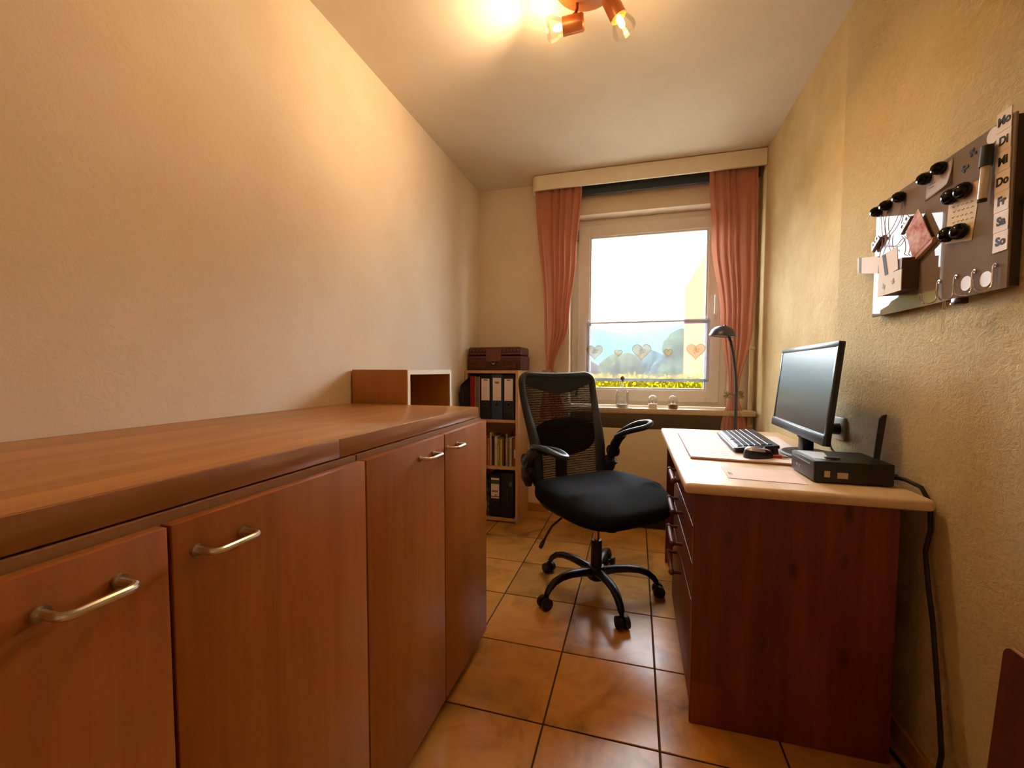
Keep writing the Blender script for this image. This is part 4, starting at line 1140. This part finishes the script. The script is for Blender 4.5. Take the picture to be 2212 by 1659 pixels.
ob('neck_joint', G().box(0.605, 0.655, 1.72, 1.81, ZD + 0.17, ZD + 0.27, 0.01), M_BLACK, mo)
ob('stand_foot', G().lathe([(0.001, 0.0), (0.105, 0.0), (0.108, 0.004), (0.10, 0.010), (0.03, 0.013), (0.001, 0.013)], (0, 0, 0), 40, Matrix.Translation((0.625, 1.755, ZD + 0.0095 + 0.0005)) @ Matrix.Diagonal((0.85, 1.15, 1, 1))), plain('stand foot', '181b1e', 0.5, spec=0.2), mo)

# wall socket with plug behind the monitor
so = thing('wall_socket', 'silver wall socket with a black plug behind the monitor', 'socket', (0.742, 1.82, 0.85))
ob('plate', G().box(0.738, 0.7465, 1.775, 1.86, 0.81, 0.895, 0.003), plain('socket silver', 'a8a49c', 0.35, 0.4), so)
ob('plug', G().cyl((0.7385, 1.815, 0.85), (0.708, 1.815, 0.85), 0.022, 0.019, 20), M_BLACK, so)
ob('cord', G().tube([(0.71, 1.815, 0.84), (0.705, 1.81, 0.81), (0.71, 1.795, 0.775), (0.72, 1.77, 0.757), (0.715, 1.70, 0.752)], 0.0035, 8), plain('cord grey', '8a8680', 0.5), so)

# floor lamp behind the desk
lp = thing('floor_lamp', 'slim grey floor lamp with a dome head behind the desk', 'lamp', (0.55, 2.60, 0.0))
M_LAMP = plain('lamp grey metal', '4a4650', 0.35, 0.5)
ob('base', G().lathe([(0.001, 0), (0.11, 0), (0.112, 0.006), (0.10, 0.014), (0.02, 0.02), (0.001, 0.02)], (0.55, 2.60, 0.0005), 36), M_LAMP, lp)
ob('pole', G().tube([(0.55, 2.60, 0.015), (0.552, 2.60, 0.5), (0.553, 2.60, 0.80), (0.552, 2.60, 0.95), (0.545, 2.60, 1.06), (0.530, 2.60, 1.17), (0.515, 2.60, 1.235), (0.500, 2.60, 1.27), (0.478, 2.60, 1.29)], 0.0085, 12), M_LAMP, lp)
hd_ = ob('shade', G().lathe([(0.0, 0.062), (0.02, 0.060), (0.045, 0.050), (0.064, 0.030), (0.071, 0.006), (0.071, 0.0), (0.066, 0.0), (0.06, 0.024), (0.042, 0.044), (0.0, 0.054)], (0, 0, 0), 32, Matrix.Translation((0.472, 2.60, 1.262)) @ Matrix.Rotation(math.radians(6), 4, 'Y')), M_LAMP, lp)
ob('vent_slot', G().box(-0.004, 0.004, -0.03, 0.03, 0.058, 0.0635, 0.001, 1, Matrix.Translation((0.472, 2.60, 1.262)) @ Matrix.Rotation(math.radians(6), 4, 'Y')), M_BLACK, hd_)
ob('reflector', G().lathe([(0.0, 0.02), (0.05, 0.012), (0.066, 0.002)], (0, 0, 0), 28, Matrix.Translation((0.472, 2.60, 1.262)) @ Matrix.Rotation(math.radians(6), 4, 'Y')), plain('lamp reflector', 'a89c92', 0.4), lp)

# leaning board, bottom right
lb = thing('leaning_board', 'dark brown wooden board leaning against the right wall', 'board', (0.72, 0.8, 0.0))
Ml = Matrix.Translation((0.7005, 0, 0.0)) @ Matrix.Rotation(math.radians(3.3), 4, 'Y')
Mp = Matrix(((0, 0, 1, 0), (1, 0, 0, 0), (0, 1, 0, 0), (0, 0, 0, 1)))
pl = [(0.45, 0.0), (1.05, 0.0)] + [(1.05 - 0.02 + 0.02 * math.cos(a), 0.515 - 0.02 + 0.02 * math.sin(a)) for a in [i * PI / 12 for i in range(7)]] + [(0.45, 0.515)]
ob('panel', G().prism(pl, 0.013, Ml @ Mp), wood('dark board', '4e2412', '5c2c16', '68361c', 'z', 1, 0.6), lb, smooth=False)
ob('edge_band', G().box(-0.001, 0.005, 0.45, 1.035, 0.5152, 0.519, M=Ml).box(0.009, 0.014, 0.45, 1.035, 0.5152, 0.519, M=Ml), plain('board edge pale', 'c9a890', 0.5), lb, smooth=False)

# ================================================================== MAGNETIC GLASS BOARD
BX = 0.724                      # front face
bd = thing('glass_board', 'grey-brown glossy magnetic glass board on the right wall', 'board', (0.735, 1.34, 1.238))
k = NT('board glass'); v = k.coords('Object'); k.base(k.ramp(k.noise(v, 6, 3), [(0.3, '80736a'), (0.7, '887b70')]), 0.5, 0, 0.0)
k.b.inputs['Coat Weight'].default_value = 0.3; k.b.inputs['Coat Roughness'].default_value = 0.0; k.b.inputs['Coat IOR'].default_value = 1.45
ob('glass', G().box(BX, BX + 0.004, 1.086, 1.586, 1.238, 1.587, 0.0008, 1), k.m, bd, smooth=False)
ob('back_frame', G().box(BX + 0.0045, XR - 0.001, 1.090, 1.582, 1.242, 1.583), plain('board back', '3a2c22', 0.6), bd, smooth=False)
# local board frame: u towards the near end (-y), w up, out of the wall (-x)
MB = Matrix(((0, 0, -1, BX), (-1, 0, 0, 0), (0, 1, 0, 0), (0, 0, 0, 1)))     # (u, w, out) -> world, u = -y


def bp(y, z, out=0.0):
    return Matrix.Translation((BX - out, y, z)) @ Matrix(((0, 0, -1, 0), (-1, 0, 0, 0), (0, 1, 0, 0), (0, 0, 0, 1)))


# weekday strip, one magnet per day
days = ['Mo', 'Di', 'Mi', 'Do', 'Fr', 'Sa', 'So']
names = ['Monday Mo', 'Tuesday Di', 'Wednesday Mi', 'Thursday Do', 'Friday Fr', 'Saturday Sa', 'Sunday So']
for i, d in enumerate(days):
    zt = 1.604 - i * 0.0413; zb = zt - 0.0405; dy = 0.0012 * i
    t = thing('day_magnet', 'white weekday magnet strip piece lettered %s' % d, 'magnet', (BX, 1.11 - dy, zb), group='weekday magnets on the board')
    ob('plate', G().box(BX - 0.0022, BX - 0.0004, 1.0945 - dy, 1.1305 - dy, zb, zt), plain('day magnet white', 'ead9c8', 0.6), t, smooth=False)
    ob('lettering', text_g(d, 0.024, bp(1.1115 - dy, (zb + zt) / 2, 0.0026), 0.0003, 0.0009), M_INK, t, smooth=False)

# round ball magnets
M_MAGN = plain('magnet black', '0c0d0f', 0.08, 0.4)
for i, (y, z, lab) in enumerate(((1.564, 1.563, 'black ball magnet in the upper far corner of the board'), (1.513, 1.563, 'second black ball magnet from the far corner on the top edge'), (1.448, 1.562, 'third black ball magnet from the far corner on the top edge'),
                               (1.340, 1.566, 'black ball magnet at upper left of the small curled note'), (1.286, 1.568, 'black ball magnet at upper right of the small curled note'),
                               (1.243, 1.482, 'upper left of four black magnets on the handwritten note'), (1.203, 1.480, 'upper right of four black magnets on the handwritten note'),
                               (1.247, 1.395, 'lower left of four black magnets on the handwritten note'), (1.208, 1.390, 'lower right of four black magnets on the handwritten note'))):
    t = thing('ball_magnet', lab, 'magnet', (BX, y, z - 0.016), group='black ball magnets on the board')
    r0 = 0.0155 if i < 5 else 0.0185
    ob('cap', G().lathe([(r0 * 0.75, 0.0014), (r0 * 0.98, 0.006), (r0, 0.012), (r0 * 0.86, 0.020), (r0 * 0.55, 0.0255), (0.0, 0.0275)], (0, 0, 0), 24, bp(y, z)), M_MAGN, t)
    ob('disc', G().cyl((0, 0, 0.0014), (0, 0, 0.003), r0 * 0.74, seg=20, M=bp(y, z)), M_STEEL, t)

# notes
def note_fn(u, v):
    y = 1.352 - 0.096 * u; z = 1.512 + 0.062 * v + 0.006 * u
    return Vector((BX - 0.0012 - 0.010 * (u * (1 - v)) ** 2, y, z))


t = thing('curled_note', 'small curled white note under two magnets on the board', 'note', (BX, 1.30, 1.512))
ob('paper', G().grid(note_fn, 12, 8, thick=0.0003), M_PAPERP, t, angle=3)
ob('handwriting', G().box(BX - 0.0024, BX - 0.0020, 1.312, 1.335, 1.545, 1.5465).box(BX - 0.0024, BX - 0.0020, 1.318, 1.335, 1.537, 1.5385), plain('pencil brown', '8a7060', 0.8), t, smooth=False)
t = thing('handwritten_note', 'tall narrow handwritten note under four magnets on the board', 'note', (BX, 1.21, 1.365))
ob('paper', G().prism([(-1.262, 1.503), (-1.268, 1.378), (-1.184, 1.362), (-1.166, 1.488)], 0.0004, MB @ Matrix.Translation((0, 0, 0.0006))), plain('note cream', 'dcc6a4', 0.8), t, smooth=False)
ob('folded_flap', G().prism([(-1.267, 1.404), (-1.268, 1.378), (-1.184, 1.362), (-1.181, 1.390)], 0.0003, MB @ Matrix.Translation((0, 0, 0.0011))), plain('note fold', 'c4a878', 0.8), t, smooth=False)
g = G()
for i in range(4):
    for j in range(5):
        y = 1.25 - j * 0.014 - 0.003 * (i % 2); z = 1.458 - i * 0.0125 - j * 0.002
        g.tube([(BX - 0.0013, y - 0.0022 * q_, z + 0.002 * math.sin(q_ * 2.1 + j)) for q_ in range(5)], 0.0004, 4)
ob('handwriting', g, 'pencil brown', t)

# stickers, arrows
for y, z, lab in ((1.140, 1.568, 'white round sticker next to the marker at the top of the board'), (1.194, 1.268, 'white round sticker between second and third hook'), (1.138, 1.266, 'white round sticker beside the nearest hook')):
    t = tag(ob('round_sticker', G().cyl((0, 0, 0.0004), (0, 0, 0.0014), 0.0165, seg=28, M=bp(y, z)), plain('sticker white', 'e8ddd2', 0.5)), lab, 'sticker', 'round stickers on the board')
arrow = [(-0.016, 0.0), (-0.002, 0.014), (0.004, 0.009), (-0.003, 0.004), (0.018, 0.004), (0.018, -0.004), (-0.003, -0.004), (0.004, -0.009), (-0.002, -0.014)]
for y, z, a, lab in ((1.195, 1.560, math.radians(-28), 'upper black arrow magnet on the board'), (1.218, 1.534, math.radians(8), 'lower black arrow magnet on the board')):
    tag(ob('arrow_magnet', G().prism(arrow[::-1], 0.002, bp(y, z, 0.0004) @ Matrix.Rotation(a, 4, 'Z') @ Matrix.Scale(0.68, 4)), M_INK, smooth=False), lab, 'magnet', 'arrow magnets on the board')
# marker pen
t = thing('marker_pen', 'white marker pen with a thick black cap on the board', 'marker', (BX, 1.135, 1.435))
Mk = bp(1.1365, 1.495, 0.0135) @ Matrix.Rotation(math.radians(-4), 4, 'Z')
ob('barrel', G().lathe([(0.001, -0.060), (0.006, -0.060), (0.0075, -0.054), (0.0075, 0.02), (0.001, 0.02)], (0, 0, 0), 20, Mk @ Matrix.Rotation(-PI / 2, 4, 'X')), plain('marker white', 'd9d2c6', 0.15), t)
ob('end_plug', G().cyl((0, -0.064, 0), (0, -0.058, 0), 0.0078, seg=16, M=Mk), M_INK, t)
ob('cap', G().cyl((0, 0.008, 0), (0, 0.05, 0), 0.0108, 0.0100, 20, M=Mk), M_BLACK, t)

# key hooks: J-shaped wire
for i, (y, lab) in enumerate(((1.281, 'farthest silver key hook on the lower edge of the board'), (1.224, 'silver key hook carrying the paperclip chain'), (1.169, 'silver key hook carrying the dark clamp'), (1.113, 'nearest silver key hook, beside the round sticker'))):
    t = thing('key_hook', lab, 'hook', (BX, y, 1.24), group='key hooks on the board')
    pts = [(BX - 0.001, y, 1.290), (BX - 0.005, y, 1.290)] + [(BX - 0.006, y, 1.285 - 0.008 * q_) for q_ in range(5)]
    for q_ in range(1, 9):
        a = PI * q_ / 9; pts.append((BX - 0.006 - 0.019 * (1 - math.cos(a)) / 1.0 * 0.85, y, 1.252 - 0.016 * math.sin(a)))
    pts.append((pts[-1][0] - 0.002, y, 1.262))
    ob('wire', G().tube(pts, 0.0019, 8), M_CHROME, t)
    ob('mount', G().cyl((BX - 0.0004, y, 1.290), (BX - 0.003, y, 1.290), 0.0045, seg=14), M_CHROME, t)
t = thing('paperclip_chain', 'chain of thin paperclips hanging from the second hook', 'paperclips', (BX - 0.02, 1.224, 1.16))
for i in range(3):
    z0 = 1.236 - i * 0.026
    lp_ = [(BX - 0.0225, 1.224 + 0.004 * math.cos(a) * (1 if True else 0), z0 - 0.014 + 0.015 * math.sin(a)) for a in [j * PI / 8 for j in range(16)]]
    ob('paperclip', G().tube(lp_, 0.0006, 5, True), M_CHROME, t)
t = thing('binder_clamp', 'dark clamp hanging on the third hook under the board', 'clamp', (BX - 0.02, 1.178, 1.218))
ob('jaw', G().box(BX - 0.034, BX - 0.012, 1.163, 1.185, 1.2185, 1.2335, 0.003), plain('clamp dark', '2a1410', 0.3), t)
ob('lever', G().cyl((BX - 0.023, 1.186, 1.222), (BX - 0.023, 1.196, 1.222), 0.005).cyl((BX - 0.023, 1.186, 1.231), (BX - 0.023, 1.194, 1.231), 0.004), M_STEEL, t)

# clips with string garland
def bulldog(name, label, y, z, rot):
    t = thing(name, label, 'clip', (BX, y, z - 0.01), group='metal clips on the board')
    M = bp(y, z, 0.002) @ Matrix.Rotation(rot, 4, 'Z')
    ob('jaw', G().prism([(-0.028, -0.006), (0.028, -0.006), (0.024, 0.006), (-0.024, 0.006)], 0.010, M, 0.0015), plain('clip steel', '8a8078', 0.5, 0.6), t)
    g = G()
    for s_ in (-0.012, 0.012):
        g.tube([(s_ + 0.007 * math.cos(a), 0.012 + 0.007 * math.sin(a), 0.006) for a in [j * PI / 8 for j in range(16)]], 0.0025, 6, True, M=M)
    ob('lever', g, M_CHROME, t)


bulldog('bulldog_clip', 'silver bulldog clip at the far edge of the board', 1.560, 1.462, math.radians(35))
bulldog('bulldog_clip', 'silver bulldog clip holding the red and white card', 1.413, 1.472, math.radians(40))
t = thing('string_tangle', 'tangled pale magenta string hanging from the top magnets', 'string', (BX, 1.49, 1.37))
rnd = random.Random(4)
for a0, a1 in (((1.545, 1.55), (1.545, 1.40)), ((1.513, 1.55), (1.53, 1.44)), ((1.448, 1.55), (1.52, 1.46)), ((1.448, 1.55), (1.43, 1.47)), ((1.54, 1.45), (1.42, 1.44)), ((1.50, 1.47), (1.47, 1.41)), ((1.44, 1.45), (1.405, 1.385))):
    pts = []
    for q_ in range(9):
        s_ = q_ / 8; pts.append((BX - 0.003 - 0.002 * math.sin(PI * s_), a0[0] + (a1[0] - a0[0]) * s_ + 0.010 * math.sin(6 * s_ + a0[0] * 50), a0[1] + (a1[1] - a0[1]) * s_ - 0.012 * math.sin(PI * s_) + 0.004 * math.sin(9 * s_)))
    ob('string', G().tube(pts, 0.0009, 5), plain('string pink', 'b78bb4', 0.7), t)
t = thing('folded_card', 'red and white folded card held in the clip on the board', 'card', (BX, 1.36, 1.37))
ob('card', G().prism([(-1.408, 1.452), (-1.372, 1.372), (-1.300, 1.402), (-1.358, 1.497)], 0.002, MB @ Matrix.Translation((0, 0, 0.010))), m_leaf('card red white', 'b04a50', 'd9b8b8', 'f0ece8', 18.0), t, smooth=False)
ob('card_edge', G().prism([(-1.372, 1.372), (-1.378, 1.358), (-1.300, 1.392), (-1.296, 1.405)], 0.010, MB @ Matrix.Translation((0, 0, 0.001))), plain('card pink edge', 'caa094', 0.7), t, smooth=False)
t = thing('holder_box', 'small white box with cards fixed to the board', 'holder', (BX, 1.46, 1.29))
ob('front', G().box(BX - 0.042, BX - 0.040, 1.358, 1.469, 1.285, 1.342), M_PAPER, t, smooth=False)
ob('box', G().box(BX - 0.040, BX - 0.0004, 1.362, 1.465, 1.287, 1.372), plain('holder brown', '5c4030', 0.6), t, smooth=False)
ob('card', G().prism([(-1.465, 1.335), (-1.375, 1.345), (-1.385, 1.408), (-1.478, 1.40)], 0.0015, MB @ Matrix.Translation((0, 0, 0.0402))), M_PAPERP, t, smooth=False)
ob('card_stripe', G().prism([(-1.435, 1.34), (-1.420, 1.341), (-1.438, 1.402), (-1.453, 1.401)], 0.0006, MB @ Matrix.Translation((0, 0, 0.0420))), M_INK, t, smooth=False)
ob('arrow_mark', G().prism(arrow[::-1], 0.0006, bp(1.395, 1.316, 0.0425) @ Matrix.Rotation(1.3, 4, 'Z') @ Matrix.Scale(0.5, 4)).prism(arrow[::-1], 0.0006, bp(1.440, 1.310, 0.0425) @ Matrix.Rotation(1.9, 4, 'Z') @ Matrix.Scale(0.5, 4)), plain('mark grey', 'b8aeb4', 0.7), t, smooth=False)
t = thing('paper_tab', 'pale paper tab with a dark stripe sticking out past the far board edge', 'tab', (BX, 1.64, 1.40))
ob('tab', G().prism([(-1.69, 1.452), (-1.687, 1.40), (-1.56, 1.372), (-1.56, 1.425)], 0.001, MB @ Matrix.Translation((0, 0, 0.001))), M_PAPERP, t, smooth=False)
ob('stripe', G().prism([(-1.678, 1.451), (-1.675, 1.397), (-1.66, 1.394), (-1.663, 1.447)], 0.0006, MB @ Matrix.Translation((0, 0, 0.0021))), plain('tab grey', '6a6458', 0.7), t, smooth=False)

# ================================================================== CEILING LAMP
cl = thing('ceiling_lamp', 'round copper ceiling lamp with swivelling bulb spots', 'lamp', (-0.185, 1.50, H))
PC = Vector((-0.185, 1.495, H - 0.0005))
ob('ceiling_plate', G().lathe([(0.001, 0.0), (0.112, 0.0), (0.115, -0.006), (0.112, -0.024), (0.10, -0.03), (0.001, -0.032)], PC, 48), M_COPPER, cl)
M_BULB = m_emit('bulb glow', 'ffc36a', 60.0)
M_BGLASS = m_clear('bulb glass', (1.0, 0.98, 0.95, 1), 0.0, 0.5)


def spot(arm0, j, d, nm):
    """arm from the plate to joint j; lamp body pointing along d"""
    d = Vector(d).normalized(); j = Vector(j)
    ob('spot_arm', G().tube([arm0, (arm0[0], arm0[1], arm0[2] - 0.02), j], 0.006, 10).ball(j, 0.010, seg=14), M_COPPERD, cl)
    q = Vector((0, 0, 1)).rotation_difference(d).to_matrix().to_4x4(); M = Matrix.Translation(j + Vector((0, 0, -0.028 if abs(d.z) < 0.5 else 0)) - d * 0.035) @ q
    sp_ = ob('spot_body', G().lathe([(0.001, 0.0), (0.024, 0.001), (0.028, 0.006), (0.029, 0.078), (0.026, 0.080), (0.025, 0.01), (0.001, 0.009)], (0, 0, 0), 28, M), M_COPPER, cl)
    ob('bulb_shell', G().lathe([(0.015, 0.060), (0.026, 0.080), (0.036, 0.100), (0.041, 0.118), (0.040, 0.128), (0.030, 0.135), (0.0, 0.137)], (0, 0, 0), 28, M), M_BGLASS, sp_)
    ob('filament', G().lathe([(0.001, 0.070), (0.008, 0.074), (0.011, 0.090), (0.010, 0.105), (0.004, 0.114), (0.0, 0.115)], (0, 0, 0), 18, M), M_BULB, sp_)
    L = bpy.data.lights.new('bulb_light', 'POINT'); L.energy = BULB_WATTS; L.color = (1.0, 0.66, 0.345); L.shadow_soft_size = 0.012
    o = bpy.data.objects.new('bulb_light', L); COL.objects.link(o); o.location = M @ Vector((0, 0, 0.144))
    # the bulb's built-in reflector throws most of the light forward
    L = bpy.data.lights.new('reflector_light', 'SPOT'); L.energy = REFLECTOR_WATTS; L.color = (1.0, 0.66, 0.345); L.shadow_soft_size = 0.02; L.spot_size = math.radians(112); L.spot_blend = 1.0
    o = bpy.data.objects.new('reflector_light', L); COL.objects.link(o)
    o.matrix_world = M @ Matrix.Translation((0, 0, 0.144)) @ Matrix.Rotation(PI, 4, 'X')


spot((-0.226, 1.555, H - 0.03), (-0.235, 1.56, H - 0.068), (-1.0, -0.05, -0.06), 1)
spot((-0.11, 1.53, H - 0.03), (-0.098, 1.54, H - 0.080), (0.5, 0.2, -0.95), 2)
spot((-0.20, 1.42, H - 0.03), (-0.205, 1.41, H - 0.062), (-0.4, -1.0, -0.4), 3)  # third spot, out of view, aimed to brighten the near-left area
